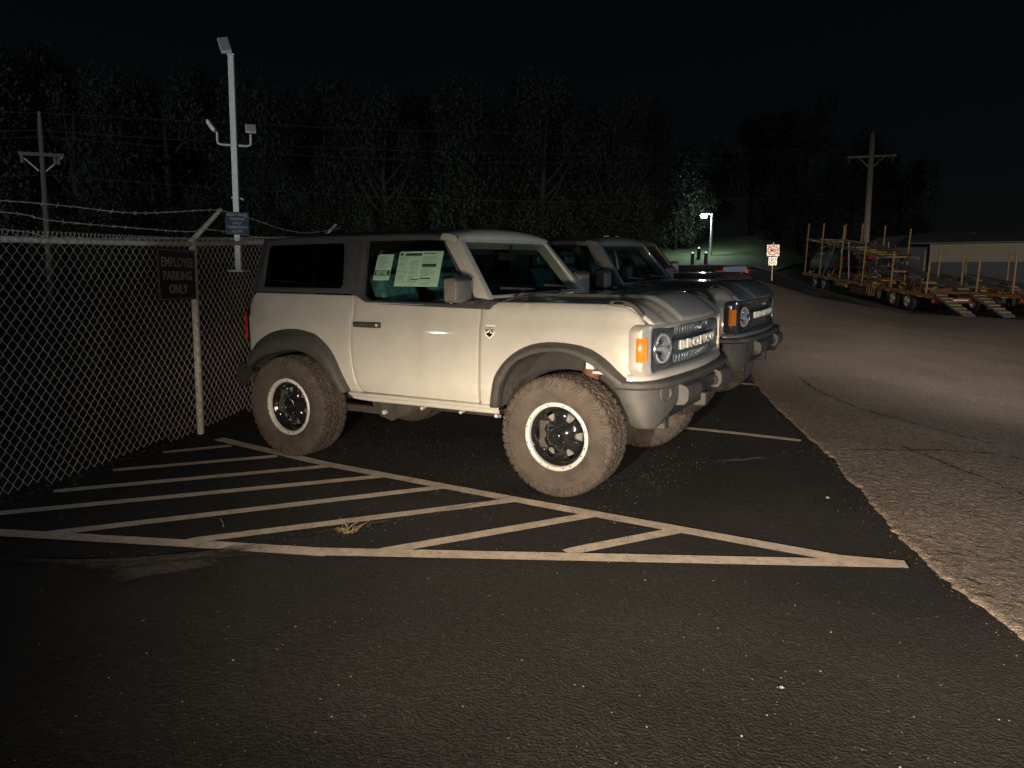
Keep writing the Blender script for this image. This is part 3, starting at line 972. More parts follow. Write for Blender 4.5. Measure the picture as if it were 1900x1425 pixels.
    for s in (-1, 1):
        a, b_ = sorted((s * .47, s * .56))
        MB().box(-.6, 3.2, a, b_, .47, .58).obj('frame_rail', UNDER2, ub, bevel=.01)
        a, b_ = sorted((s * .60, s * .68))
        MB().box(.1, .84, a, b_, .385, .445).obj('trailing_arm', UNDER2, ub, bevel=.008)
        MB().prism([(.70, .47), (.78, .375), (.90, .345), (1.02, .40), (1.22, .52), (.70, .54)], *sorted((s * .585, s * .60))).obj('arm_bracket', UNDER2, ub, bevel=.004)
        MB().prism([(.70, .47), (.78, .375), (.90, .345), (1.02, .40), (1.22, .52), (.70, .54)], *sorted((s * .685, s * .70))).obj('arm_bracket', UNDER2, ub, bevel=.004)
        MB().tube([(.84, s * .58, .415), (.84, s * .728, .415)], .018, 8).obj('arm_bolt', SILVER, ub)
        MB().tube([(2.70, s * .66, .95), (2.62, s * .70, .45)], .045, 12).obj('shock_absorber', UNDER2, ub)
        MB().tube([(2.69, s * .66, .90), (2.64, s * .69, .62)], .065, 14).obj('coil_spring', RUST, ub)
        MB().tube([(2.45, s * .45, .42), (2.56, s * .74, .42)], .04, 8).obj('control_arm', UNDER2, ub)
        MB().box(2.74, 2.80, min(s * .80, s * .90), max(s * .80, s * .90), .915, .965).box(2.79, 2.90, min(s * .70, s * .90), max(s * .70, s * .90), .885, .905).obj('liner_bracket', SILVER, ub, bevel=.006)
        for x in (1.25, 1.62, 1.94, 2.02):
            MB().tube([(x, s * .70, .50 - .02 * (x > 1.9)), (x, s * .76, .49)], .014, 8).obj('mount_bolt', SILVER, ub)
    MB().tube([(0, -.70, .436), (0, .70, .436)], .045, 12).obj('rear_axle', UNDER2, ub)
    MB().lathe([(.0001, -.12), (.10, -.10), (.14, 0), (.10, .1), (.0001, .12)], 16, Matrix.Translation((-.02, .1, .436))).obj('differential', UNDER2, ub)
    MB().tube([(2.0, -.25, .50), (.15, -.15, .47)], .04, 10).obj('drive_shaft', UNDER2, ub)
    MB().tube([(2.3, .3, .47), (1.3, .34, .44), (.7, .35, .43)], .04, 10).box(.72, 1.35, -.45, -.1, .42, .58).box(.8, 1.7, .12, .5, .40, .56).obj('exhaust', UNDER2, ub, bevel=.02)
    MB().box(1.3, 1.9, -.66, -.30, .455, .60).obj('fuel_tank_skid', UNDER2, ub, bevel=.03)
    # ---- interior
    it = empty('interior'); it.parent = root
    MB().prism([(1.58, .70), (1.56, 1.22), (1.60, 1.29), (1.72, 1.33), (1.93, 1.35), (1.93, .70)], -.80, .80).obj('dashboard', INTER, it, bevel=.02)
    for s in (-1, 1):
        MB().prism([(.78, .66), (.78, 1.32), (1.90, 1.31), (1.90, .66)], *sorted((s * .80, s * .845))).obj('door_trim', INTER, it, bevel=.01)
        st = empty('front_seat'); st.parent = root
        cy = s * .38; dx = -.26
        MB().prism([(a_ + dx, b_) for a_, b_ in [(1.02, .88), (1.00, 1.0), (1.10, 1.04), (1.48, 1.07), (1.54, 1.02), (1.50, .90)]], cy - .25, cy + .25).obj('seat_cushion', TEAL, st, bevel=.04, seg=3)
        MB().prism([(a_ + dx, b_) for a_, b_ in [(1.08, .98), (1.20, 1.02), (1.03, 1.48), (.985, 1.56), (.90, 1.56), (.89, 1.50)]], cy - .245, cy + .245).obj('seat_back', TEAL, st, bevel=.045, seg=3)
        MB().prism([(a_ + dx, b_) for a_, b_ in [(.925, 1.58), (.905, 1.73), (.94, 1.76), (1.0, 1.74), (1.02, 1.60)]], cy - .13, cy + .13).obj('headrest', TEAL, st, bevel=.03, seg=3)
        MB().prism([(.10, .95), (.22, .97), (.12, 1.40), (.02, 1.40)], s * .35 - .24, s * .35 + .24).obj('rear_seat_back', INTER, it, bevel=.03)
    MB().tube([(1.45 + .05 * cos(a), .38 + .18 * sin(a), 1.24 + .17 * cos(a)) for a in [2 * pi * k / 28 for k in range(29)]], .014, 8).box(1.44, 1.60, .34, .42, 1.2, 1.27).obj('steering_wheel', INTER, it)
    MB().box(1.60, 1.63, -.12, .12, 1.655, 1.725).tube([(1.64, 0, 1.72), (1.66, 0, 1.79)], .012, 8).obj('inner_mirror', INTER, it, bevel=.008)
    MB().box(1.50, 1.56, -.70, -.15, 1.70, 1.81).box(1.50, 1.56, .15, .70, 1.70, 1.81).obj('sun_visor', INTER, it, bevel=.01)
    MB().box(.62, .68, -.70, .70, 1.80, 1.84).tube([(.62, -.70, 1.3), (.62, -.62, 1.78), (.62, .62, 1.78), (.62, .70, 1.3)], .04, 10).obj('roll_bar', INTER, it)
    return root, body

# ================================================================== PLACE THE THREE SUVS
def place(o, x, y, rz=0.):
    za, zb_ = H(x + 1.3, y - .93), H(x + 1.3, y + .93)
    a = math.atan2(zb_ - za, 1.86)
    o.rotation_euler = (a, 0, rz)
    o.location = (x, y, (za + zb_) / 2 + .004)
suv, suv_body = build_suv()
tag(suv, 'light grey two-door off-road suv with beadlock wheels and sales sheets in its door window', 'suv', 'off-road suvs parked in the row')
place(suv, 0, 0)
suv2 = copy_tree(suv, None, {PAINT: PAINT2, BEZEL: GRILLE2, GRILLE: GRILLE2, SILVER: UNDER2})
tag(suv2, 'blue-grey off-road suv with dark grille parked directly behind the light grey one')
place(suv2, -.17, 3.10)
suv3 = copy_tree(suv2, None, {PAINT: PAINT3})
tag(suv3, 'dark reddish-brown off-road suv mostly hidden behind the blue-grey suv')
place(suv3, -1.0, 5.95)
for o in list(bpy.data.objects):
    for sl in (o.material_slots if o.type == 'MESH' else []):
        pr = o
        while pr.parent: pr = pr.parent
        if pr == suv3 and sl.material in (PAINT, PAINT2):
            sl.link = 'OBJECT'; sl.material = PAINT3

# sheets taped inside the near door glass (own things)
def sheet(name, x0, x1, z0, z1, skew, **kw):
    fn = lambda a, b, d: (a - (b - z1) * skew, -(G(b) - .024 + d), b)
    pl = ccw(rounded([(x0, z0), (x1, z0), (x1, z1), (x0, z1)], [.004, .004, .004, .02]))
    o = MB().add([fn(x, z, 0) for x, z in pl] + [fn(x, z, -.0008) for x, z in pl], [tuple(range(len(pl))), tuple(range(2 * len(pl) - 1, len(pl) - 1, -1))] + [(i, (i + 1) % len(pl), (i + 1) % len(pl) + len(pl), i + len(pl)) for i in range(len(pl))]).obj(name, PAPER, suv, smooth=False)
    return o, fn
def ink(parent, fn, name, rects, m):
    b = MB()
    for x0, x1, z0, z1 in rects:
        b.add([fn(x, z, .0016) for x, z in ((x0, z0), (x1, z0), (x1, z1), (x0, z1))], [(0, 1, 2, 3)])
    return b.obj(name, m, parent, recalc=False, smooth=False)
s1, f1 = sheet('retail_sheet', .850, 1.010, 1.508, 1.712, -.10)
ink(s1, f1, 'dark_band', [(.856, 1.004, 1.545, 1.587)], INK)
r_ = random.Random(3)
ink(s1, f1, 'small_print', [(.865, .865 + .12 * r_.uniform(.6, 1), 1.69 - k * .011, 1.694 - k * .011) for k in range(9)] + [(.86, .985, 1.528, 1.531)], GREYINK)
me = text_mesh('RETAIL', .043, depth=.0003, bold=.0012, xs=.86)
for v in me.vertices:
    x, y, z = v.co
    v.co = f1(.930 + x, 1.566 + y, .0026 + z)
me.materials.clear()
mobj('retail_lettering', me, PAPER, s1)
s2, f2 = sheet('price_sheet', 1.062, 1.480, 1.462, 1.732, -.05)
ink(s2, f2, 'header_bars', [(1.125, 1.285, 1.698, 1.718), (1.30, 1.41, 1.712, 1.719), (1.30, 1.435, 1.612, 1.636), (1.30, 1.40, 1.520, 1.530), (1.215, 1.29, 1.512, 1.520), (1.075, 1.105, 1.700, 1.718)], INK)
rects = []
for c0, c1 in ((1.075, 1.17), (1.185, 1.285), (1.30, 1.46)):
    z = 1.688
    while z > 1.475:
        if not (c0 > 1.29 and (1.605 < z < 1.642 or 1.512 < z < 1.536)) and r_.random() < .82:
            rects.append((c0, c0 + (c1 - c0) * r_.uniform(.45, 1), z, z + .0035))
        z -= .0085
ink(s2, f2, 'small_print', rects, GREYINK)

# shield badge on the fender (flat emblem with a mountain)
def bf(a, b, d): return (a, -(Ys(a, b) + d), b)
def flat(name, poly, d, m, parent):
    return MB().add([bf(x, z, d) for x, z in poly], [tuple(range(len(poly)))]).obj(name, m, parent, recalc=False, smooth=False)
bx, bz = 2.0, 1.145
def bp_(l): return [(bx + u * .001, bz + w_ * .001) for u, w_ in l]
sh = MB()
outp = bp_([(-42, 50), (42, 50), (40, -18), (0, -50), (-40, -18)])
sh.add([bf(x, z, .0045) for x, z in outp] + [bf(x, z, -.001) for x, z in outp], [(0, 1, 2, 3, 4)] + [(i, (i + 1) % 5, (i + 1) % 5 + 5, i + 5) for i in range(5)])
shield = sh.obj('shield_badge', LETTER, suv, smooth=False)
flat('badge_sky', bp_([(-33, 24), (34, 24), (33, -10), (-33, -10)]), .0054, mat_mirror, shield)
flat('badge_snow', bp_([(-34, -12), (-26, 2), (-16, 4), (-7, 15), (8, 18), (16, -3), (24, 0), (34, -14), (20, -16), (-20, -16)]), .0062, LETTER, shield)
flat('badge_mountain', bp_([(-30, -13), (-24, -6), (-6, -5), (2, 12), (7, 11), (10, -10), (18, -6), (28, -15), (0, -38)]), .0070, GLOSSB, shield)
for k, (u0, u1) in enumerate(((-32, -20), (-16, -6), (-2, 8), (12, 20), (24, 32))):
    flat('badge_stroke', bp_([(u0, 33), (u1, 33), (u1, 39), (u0, 39)]), .0054, mat_mirror, shield)

# ================================================================== GROUND
def asphalt(name, c0, c1, grit, gcol, bump, patch=.25):
    m = bpy.data.materials.new(name)
    m.use_nodes = True
    nt = m.node_tree
    N = nt.nodes; L = nt.links
    b = N['Principled BSDF']
    b.inputs['Roughness'].default_value = .82
    b.inputs['Specular IOR Level'].default_value = .35
    g = N.new('ShaderNodeNewGeometry')
    def noise_(sc, det=5, rough=.6):
        n = N.new('ShaderNodeTexNoise'); n.inputs['Scale'].default_value = sc; n.inputs['Detail'].default_value = det; n.inputs['Roughness'].default_value = rough
        L.new(g.outputs['Position'], n.inputs['Vector']); return n
    n1 = noise_(.7); n2 = noise_(26, 4)
    r1 = N.new('ShaderNodeValToRGB')
    r1.color_ramp.elements[0].position = .32; r1.color_ramp.elements[1].position = .7
    r1.color_ramp.elements[0].color = (*c0, 1); r1.color_ramp.elements[1].color = (*c1, 1)
    L.new(n1.outputs['Fac'], r1.inputs['Fac'])
    mul = N.new('ShaderNodeMix'); mul.data_type = 'RGBA'; mul.blend_type = 'MULTIPLY'; mul.inputs['Factor'].default_value = .75
    r2 = N.new('ShaderNodeValToRGB')
    r2.color_ramp.elements[0].position = .3; r2.color_ramp.elements[1].position = .7
    r2.color_ramp.elements[0].color = (.45, .45, .45, 1); r2.color_ramp.elements[1].color = (1.5, 1.5, 1.5, 1)
    L.new(n2.outputs['Fac'], r2.inputs['Fac'])
    L.new(r1.outputs['Color'], mul.inputs['A']); L.new(r2.outputs['Color'], mul.inputs['B'])
    v = N.new('ShaderNodeTexVoronoi'); v.inputs['Scale'].default_value = 130
    L.new(g.outputs['Position'], v.inputs['Vector'])
    sp = N.new('ShaderNodeMath'); sp.operation = 'GREATER_THAN'; sp.inputs[1].default_value = grit
    L.new(v.outputs['Color'], sp.inputs[0])
    mx = N.new('ShaderNodeMix'); mx.data_type = 'RGBA'; mx.inputs['B'].default_value = (*gcol, 1)
    L.new(sp.outputs[0], mx.inputs['Factor']); L.new(mul.outputs['Result'], mx.inputs['A'])
    L.new(mx.outputs['Result'], b.inputs['Base Color'])
    nb = noise_(85, 6, .7)
    v2 = N.new('ShaderNodeTexVoronoi'); v2.inputs['Scale'].default_value = 75
    L.new(g.outputs['Position'], v2.inputs['Vector'])
    ad = N.new('ShaderNodeMath'); ad.operation = 'ADD'
    L.new(nb.outputs['Fac'], ad.inputs[0]); L.new(v2.outputs['Distance'], ad.inputs[1])
    bp = N.new('ShaderNodeBump'); bp.inputs['Strength'].default_value = bump; bp.inputs['Distance'].default_value = .008
    L.new(ad.outputs[0], bp.inputs['Height']); L.new(bp.outputs['Normal'], b.inputs['Normal'])
    return m
ASPH = asphalt('fresh_dark_asphalt', (.016, .015, .0135), (.036, .032, .028), .90, (.075, .067, .057), 1.0)
OLD = asphalt('worn_brown_asphalt', (.19, .152, .122), (.27, .218, .176), .80, (.36, .295, .24), .9)
PAINTL = mat('worn_line_paint', (.70, .58, .46), .8, var=.22, vscale=9, bump=.6, bscale=120)
def wear(m, dark, sc, thr, soft):
    nt = m.node_tree; N = nt.nodes; L = nt.links
    b = N['Principled BSDF']
    src = b.inputs['Base Color'].links[0].from_socket
    n = N.new('ShaderNodeTexNoise'); n.inputs['Scale'].default_value = sc; n.inputs['Detail'].default_value = 9; n.inputs['Roughness'].default_value = .75
    g = N.new('ShaderNodeNewGeometry'); L.new(g.outputs['Position'], n.inputs['Vector'])
    mr = N.new('ShaderNodeMapRange'); mr.inputs['From Min'].default_value = thr; mr.inputs['From Max'].default_value = thr + soft
    L.new(n.outputs['Fac'], mr.inputs['Value'])
    mx = N.new('ShaderNodeMix'); mx.data_type = 'RGBA'; mx.inputs['B'].default_value = (*dark, 1)
    L.new(mr.outputs['Result'], mx.inputs['Factor']); L.new(src, mx.inputs['A']); L.new(mx.outputs['Result'], b.inputs['Base Color'])
wear(PAINTL, (.06, .05, .042), 42, .56, .10)
SILT = mat('pale_silt', (.10, .085, .066), .95, var=.5, vscale=26, bump=.6, bscale=90)
SEAL = mat('crack_edge', (.006, .006, .006), .7)

def grid(xs, ys, zf, name, m, **kw):
    vs = [(x, y, zf(x, y)) for y in ys for x in xs]
    n = len(xs)
    fs = [(j * n + i, j * n + i + 1, (j + 1) * n + i + 1, (j + 1) * n + i) for j in range(len(ys) - 1) for i in range(n - 1)]
    o = MB().add(vs, fs).obj(name, m, recalc=False, sharp=80)
    tag(o, **kw)
    return o
def steps(a, b, c, s0, k):
    out = [c]; x = c
    while x < b: x += max(s0, k * (x - c)); out.append(min(x, b))
    x = c; lo = []
    while x > a: x -= max(s0, k * (c - x)); lo.append(max(x, a))
    return lo[::-1] + out
DIRT = mat('dark_field', (.028, .030, .018), .95, var=.5, vscale=1.5, bump=.5, bscale=20)
grid(steps(-420, 420, 0, 3, .12), steps(-60, 700, 10, 3, .12), lambda x, y: H(x, min(y, 90)) - .06, 'ground', DIRT, kind='structure')
lot = grid(steps(-6, 44, 1, .3, .06), steps(-16, 64, 0, .3, .05), lambda x, y: H(x, y), 'parking_lot', ASPH, kind='structure')

EDGE = [(-16, 12.6), (-1.96, 5.28), (-1.57, 5.08), (-1.18, 4.89), (-.5, 4.66), (1.23, 4.08), (3.21, 3.25), (5.31, 2.47), (40, -10.4)]
def xe(y):
    for (y0, x0), (y1, x1) in zip(EDGE, EDGE[1:]):
        if y <= y1: return x0 + (x1 - x0) * (y - y0) / (y1 - y0)
    return EDGE[-1][1]
def road_z(x, y, u):
    d = math.hypot(x - CP[0], y - CP[1])
    if d > 16: return H(x, y) + .018
    k = 1.0 if u < .9 else max(.35, 1 - (u - .9) * .5)
    q = Vector((x * 3.2 + y * 1.2, y * 1.6 - x * .4, 0))
    n = noise.fractal(q * 11.5, .7, 2.0, 4)
    n2 = noise.noise(Vector((x, y, 3)) * 38)
    z = .0085 * n * k + .0032 * n2 * k
    z += .012 * noise.noise(Vector((x * 1.1, y * 1.1, 9)))
    return H(x, y) + .020 + z * (1 - ss((d - 9) / 7))
ys_ = steps(-12, 31.5, -.5, .026, .011)
us_ = steps(0, 44, 0, .024, .03)
vs, fs = [], []
for y in ys_:
    e = xe(y) + .045 * noise.noise(Vector((y * 2.3, 1, 0))) + .030 * noise.noise(Vector((y * 14, 5, 0)))
    row = [(e - .004, y, H(e, y) - .01)] + [(e + u, y, road_z(e + u, y, u) if u > 0 else H(e, y) + .004) for u in us_]
    vs += row
n = len(us_) + 1
fs = [(j * n + i, j * n + i + 1, (j + 1) * n + i + 1, (j + 1) * n + i) for j in range(len(ys_) - 1) for i in range(n - 1)]
road = MB().add(vs, fs).obj('old_road', OLD, recalc=False, sharp=80)
tag(road, kind='structure')
crackm = MB()
def crack(pts, w, z, seed=0):
    """thin jagged dark slot drawn as narrow geometry following the surface"""
    P = resample(pts, int(sum((Vector(pts[i + 1]) - Vector(pts[i])).length for i in range(len(pts) - 1)) / .03) + 2)
    L_, R_ = [], []
    for i, p in enumerate(P):
        d = (P[min(i + 1, len(P) - 1)] - P[max(0, i - 1)]).normalized()
        nn = Vector((-d.y, d.x))
        j = nn * (.028 * noise.noise(Vector((p.x * 9, p.y * 9, seed))))
        ww = w * (.35 + .9 * abs(noise.noise(Vector((p.x * 5, p.y * 5, 7 + seed)))))
        a, b = p + j + nn * ww, p + j - nn * ww
        L_.append((a.x, a.y, z(a.x, a.y))); R_.append((b.x, b.y, z(b.x, b.y)))
    return L_, R_
def ribbon(name, pts, w, z, m, parent, seed=0):
    return MB().loft(list(zip(*crack(pts, w, z, seed)))).obj(name, m, parent, recalc=False, sharp=80)
rz = lambda x, y: road_z(x, y, x - xe(y)) + .006
for k, pl in enumerate(([(3.15, 5.4), (3.5, 4.5), (4.05, 3.7), (4.7, 3.1), (5.3, 2.6)], [(4.6, 1.9), (5.3, .9), (5.7, .2), (6.2, -.4), (6.9, -1.4)], [(4.2, 1.5), (4.6, 1.75), (5.2, 2.1), (5.7, 2.0)], [(5.6, -.9), (6.0, -.8), (6.6, -.2)])):
    ribbon('crack', pl, .012, rz, SEAL, road, k)

# ------------------------------------------------------------------ painted lines (children of the parking lot)
def stripe(a, b, w, dz, cap=False, sk=None):
    a, b = Vector(a), Vector(b)
    d = (b - a); Ln = d.length; d.normalize(); nn = Vector((-d.y, d.x))
    n = max(2, int(Ln / .06))
    rows = []
    for i in range(n + 1):
        p = a + d * (Ln * i / n)
        e = w / 2
        if cap and i == 0: e *= .72
        o1 = e + .0035 * noise.noise(Vector((p.x * 22, p.y * 22, 1))) ; o2 = e + .0035 * noise.noise(Vector((p.x * 22, p.y * 22, 5)))
        q1, q2 = p + nn * o1, p - nn * o2
        rows.append([(q1.x, q1.y, H(q1.x, q1.y) + dz), (q2.x, q2.y, H(q2.x, q2.y) + dz)])
    return MB().loft(rows).obj('painted_line', PAINTL, lot, recalc=False, sharp=80)
def gp(px, py):
    d = F + RR * ((px - 950) / 1461.63) - UU * ((py - 712.5) / 1461.63)
    z = 0.
    for _ in range(40):
        t = (z - CP[2]) / d.z
        x, y = CP[0] + d.x * t, CP[1] + d.y * t
        z = .5 * z + .5 * H(x, y)
    return (x, y)
A0, A1 = (-1.10, -.835), (4.79, -1.232)
stripe((-1.10, -.80), (.55, -1.062), .115, .008)
stripe((.53, -1.058), (2.54, -1.205), .12, .0084)
stripe((2.5, -1.203), (4.50, -1.318), .125, .0088)
stripe((4.40, -1.335), (4.79, -1.235), .12, .0096)
stripe((-.12, -3.46), (1.58, -2.805), .12, .0072)
stripe((1.50, -2.835), (1.97, -2.66), .13, .0052)
stripe((1.92, -2.68), (4.74, -1.245), .125, .0076)
for a, b in (((-1.058, -1.441), (-.78, -.93)), ((-.822, -2.07), (-.10, -1.03)), ((-.599, -2.677), (.53, -1.09)), ((-.46, -3.30), (1.12, -1.13)), ((.27, -3.31), (1.73, -1.13)), ((1.13, -2.93), (2.33, -1.20)), ((2.19, -2.53), (2.95, -1.235)), ((3.11, -1.98), (3.53, -1.27))):
    stripe(a, b, .105, .004, cap=True)
stripe((3.76, 1.72), (-1.2, 1.62), .10, .004, cap=True)
stripe((2.80, 4.62), (-1.6, 4.5), .10, .004, cap=True)
stripe((1.95, 7.5), (-2.2, 7.4), .10, .004, cap=True)
# seam of silt and a long crack across the lot
lz = lambda x, y: H(x, y) + .0105
CR = [(-.2, -4.05), (.62, -3.69), (1.10, -3.40), (1.29, -3.15), (1.42, -2.93), (1.615, -2.676), (1.782, -2.311), (2.037, -1.767), (2.397, -.934), (2.814, -.416), (3.0, .303), (3.32, .608), (3.637, .986), (3.95, 1.60)]
ribbon('crack', CR, .007, lambda x, y: H(x, y) + .0125, SEAL, lot, 3)
def fading(m):
    nt = m.node_tree; N = nt.nodes; L = nt.links
    a = N.new('ShaderNodeAttribute'); a.attribute_name = 'cover'
    n = N.new('ShaderNodeTexNoise'); n.inputs['Scale'].default_value = 16; n.inputs['Detail'].default_value = 8; n.inputs['Roughness'].default_value = .7
    g = N.new('ShaderNodeNewGeometry'); L.new(g.outputs['Position'], n.inputs['Vector'])
    ad = N.new('ShaderNodeMath'); ad.operation = 'ADD'
    L.new(a.outputs['Fac'], ad.inputs[0]); L.new(n.outputs['Fac'], ad.inputs[1])
    mr = N.new('ShaderNodeMapRange'); mr.inputs['From Min'].default_value = .78; mr.inputs['From Max'].default_value = 1.25
    L.new(ad.outputs[0], mr.inputs['Value']); L.new(mr.outputs['Result'], N['Principled BSDF'].inputs['Alpha'])
fading(SILT)
def patch(name, poly, m, seed, z0=.0104):
    P = dens(poly, .05)
    c = sum((Vector(p) for p in P), Vector((0, 0))) / len(P)
    vs = [(c.x, c.y, H(c.x, c.y) + z0)]
    n = len(P)
    for f in (.55, 1.25):
        for p in P:
            k = f * (1 + .22 * noise.noise(Vector((p.x * 6, p.y * 6, seed))))
            q = c + (p - c) * k
            vs.append((q.x, q.y, H(q.x, q.y) + z0))
    fs = [(0, i + 1, (i + 1) % n + 1) for i in range(n)] + [(i + 1, i + 1 + n, (i + 1) % n + 1 + n, (i + 1) % n + 1) for i in range(n)]
    o = MB().add(vs, fs).obj(name, m, lot, recalc=False)
    at = o.data.attributes.new('cover', 'FLOAT', 'POINT')
    for i in range(2 * n + 1):
        at.data[i].value = 1. if i == 0 else (.7 if i <= n else 0.)
    return o
patch('silt_patch', [(.35, -3.72), (.85, -3.62), (1.30, -3.42), (1.55, -3.05), (1.72, -2.70), (1.58, -2.74), (1.40, -2.98), (1.15, -3.25), (.8, -3.50)], SILT, 2)
patch('silt_patch', [(1.15, -3.50), (1.40, -3.55), (1.66, -3.05), (1.5, -3.0), (1.30, -3.25)], SILT, 4, .0108)
patch('silt_patch', [(3.20, .56), (3.42, .72), (3.62, .97), (3.68, .90), (3.50, .66), (3.28, .52)], SILT, 5)
patch('silt_patch', [(1.70, -2.45), (1.86, -2.15), (1.98, -1.93), (1.95, -1.90), (1.78, -2.16), (1.66, -2.42)], SILT, 6)

# pebbles and grit, weed tuft, twig
gv, gf = [], []
ico = [(0, 0, 1), (.9, 0, .2), (0, .9, .25), (-.9, .1, .2), (0, -.9, .2), (0, 0, -.4)]
icf = [(0, 1, 2), (0, 2, 3), (0, 3, 4), (0, 4, 1), (5, 2, 1), (5, 3, 2), (5, 4, 3), (5, 1, 4)]
def pebble(x, y, s, z=None):
    n = len(gv)
    a = rnd.random() * 6.3
    for p in ico:
        px_, py_ = p[0] * cos(a) - p[1] * sin(a), p[0] * sin(a) + p[1] * cos(a)
        gv.append((x + px_ * s * rnd.uniform(.7, 1.2), y + py_ * s * rnd.uniform(.7, 1.2), (H(x, y) if z is None else z) + s * .35 + p[2] * s * .7))
    gf.extend([tuple(i + n for i in f) for f in icf])
for k in range(1500):
    d = rnd.uniform(1.2, 11) ; a = YAW + rnd.uniform(-.68, .68)
    x, y = CP[0] - sin(a) * d, CP[1] + cos(a) * d
    if x > xe(y) - .02: continue
    pebble(x, y, rnd.choice((.002, .0025, .003, .0035, .005)) * rnd.uniform(.7, 1.2))
for k in range(380):
    y = rnd.uniform(-2.6, 5.5)
    x = xe(y) - abs(rnd.gauss(0, .10)) + .03
    pebble(x, y, rnd.uniform(.0015, .005))
for k in range(500):
    t = rnd.random() * (len(CR) - 1); i = int(t)
    p = Vector(CR[i]).lerp(Vector(CR[i + 1]), t - i)
    pebble(p.x + rnd.gauss(0, .05), p.y + rnd.gauss(0, .05), rnd.uniform(.002, .005))
for k in range(1400):
    pebble(rnd.uniform(-.3, 3.2), rnd.gauss(-.1, .9), rnd.choice((.002, .003, .0035, .005)))
PEB = mat('pale_grit', (.30, .265, .22), .7, var=.6, vscale=5)
tag(MB().add(gv, gf).obj('gravel', PEB, recalc=False, smooth=False), kind='stuff')
for x, y, s in ((4.454, -2.932, .012), (4.234, -.083, .020), (4.40, -3.33, .008)):
    gv, gf = [], []
    pebble(x, y, s)
    lab = {.012: 'small pale pebble alone on the dark foreground asphalt', .020: 'larger pale stone chip near the rough road edge', .008: 'tiny pale pebble low in the foreground asphalt'}[s]
    tag(MB().add(gv, gf).obj('pebble', PEB), lab, 'pebble')
wd = MB()
for k in range(26):
    a = rnd.random() * 6.3; L_ = rnd.uniform(.04, .13)
    p0 = Vector((1.83 + rnd.gauss(0, .02), -2.34 + rnd.gauss(0, .02), .004))
    q = p0 + Vector((cos(a) * L_ * .8, sin(a) * L_ * .8, L_ * rnd.uniform(.15, .7)))
    wd.tube([p0, p0.lerp(q, .5) + Vector((0, 0, .012)), q], .0016, 4)
tag(wd.obj('weed_tuft', DRYG), 'dry straw-coloured weed tuft growing from the crack between the stripes', 'weed')
lv, lf = [], []
for k in range(420):
    s_ = rnd.uniform(-4.6, 2.6); off = abs(rnd.gauss(0, .09)) - .05
    p = Vector((-1.47, -.70)) + Vector((-.366, .93)).normalized() * s_ + Vector((.93, .366)).normalized() * off
    a = rnd.random() * 6.3; q = rnd.uniform(.008, .028); i = len(lv)
    z_ = H(p.x, p.y) + rnd.uniform(.004, .02)
    for u_, v_ in ((-1, 0), (0, .45), (1, 0), (0, -.45)):
        lv.append((p.x + q * (u_ * cos(a) - v_ * sin(a)), p.y + q * (u_ * sin(a) + v_ * cos(a)), z_ + rnd.uniform(0, .008)))
    lf.append((i, i + 1, i + 2, i + 3))
LITTER = mat('dry_leaf_litter', (.16, .11, .065), .85, var=.5, vscale=9)
tag(MB().add(lv, lf).obj('leaf_litter', LITTER, recalc=False, smooth=False), kind='stuff')
tw = MB().tube([(1.10, -2.64, .008), (1.03, -2.585, .012), (.95, -2.535, .008)], .004, 5)
tag(tw.obj('twig', DRYG), 'thin dry twig lying between two painted stripes', 'twig')

# ================================================================== CHAIN-LINK FENCE
FP, FD, FN = Vector((-1.47, -.70)), Vector((-.366, .93)).normalized(), Vector((.93, .366)).normalized()
def fz(s): return 1.868 + .032 * s
def fpt(s, off, z):
    p = FP + FD * s + FN * off
    return Vector((p.x, p.y, z))
fence = empty('chain_link_fence', (FP.x, FP.y, 0), label='grey chain-link fence with barbed wire on slanted arms beside the lot', cat='fence')
def loc(v): return Vector(v) - Vector((FP.x, FP.y, 0))
S0, S1 = -9.0, 3.12
def gh(s):
    p = FP + FD * s
    return H(p.x, p.y)
for k, s in enumerate((-9.1 + 3.05 * i for i in range(5))):
    s = (i_ := round((s) / 3.05)) * 3.05
    zb_ = gh(s)
    zt = fz(s) + max(0, zb_) - (.115 if s > 3 else 0)
    MB().tube([loc(fpt(s, 0, zb_ - .02)), loc(fpt(s, 0, zt + .005))], .0335, 16).obj('fence_post', GALV, fence)
    MB().tube([loc(fpt(s, -.005, zt - .005)), loc(fpt(s, .02, zt + .03)), loc(fpt(s, .305, zt + .30))], .019, 10, rs=[.03, .024, .019]).obj('barbed_wire_arm', GALV, fence)
    c = MB()
    for zz in (.3, .8, 1.3):
        c.lathe([(.036, -.012), (.0375, -.01), (.0375, .01), (.036, .012)], 16, Matrix.Translation(loc(fpt(s, 0, zb_ + zz))) @ Matrix.Rotation(R(90), 4, 'Y'))
    c.obj('tension_band', GALV, fence)
rail = [loc(fpt(s, .0, fz(s) + max(0, gh(s)) - .028)) for s in [S0 + .505 * i for i in range(25)]]
MB().tube(rail, .0235, 12).obj('top_rail', GALV, fence)
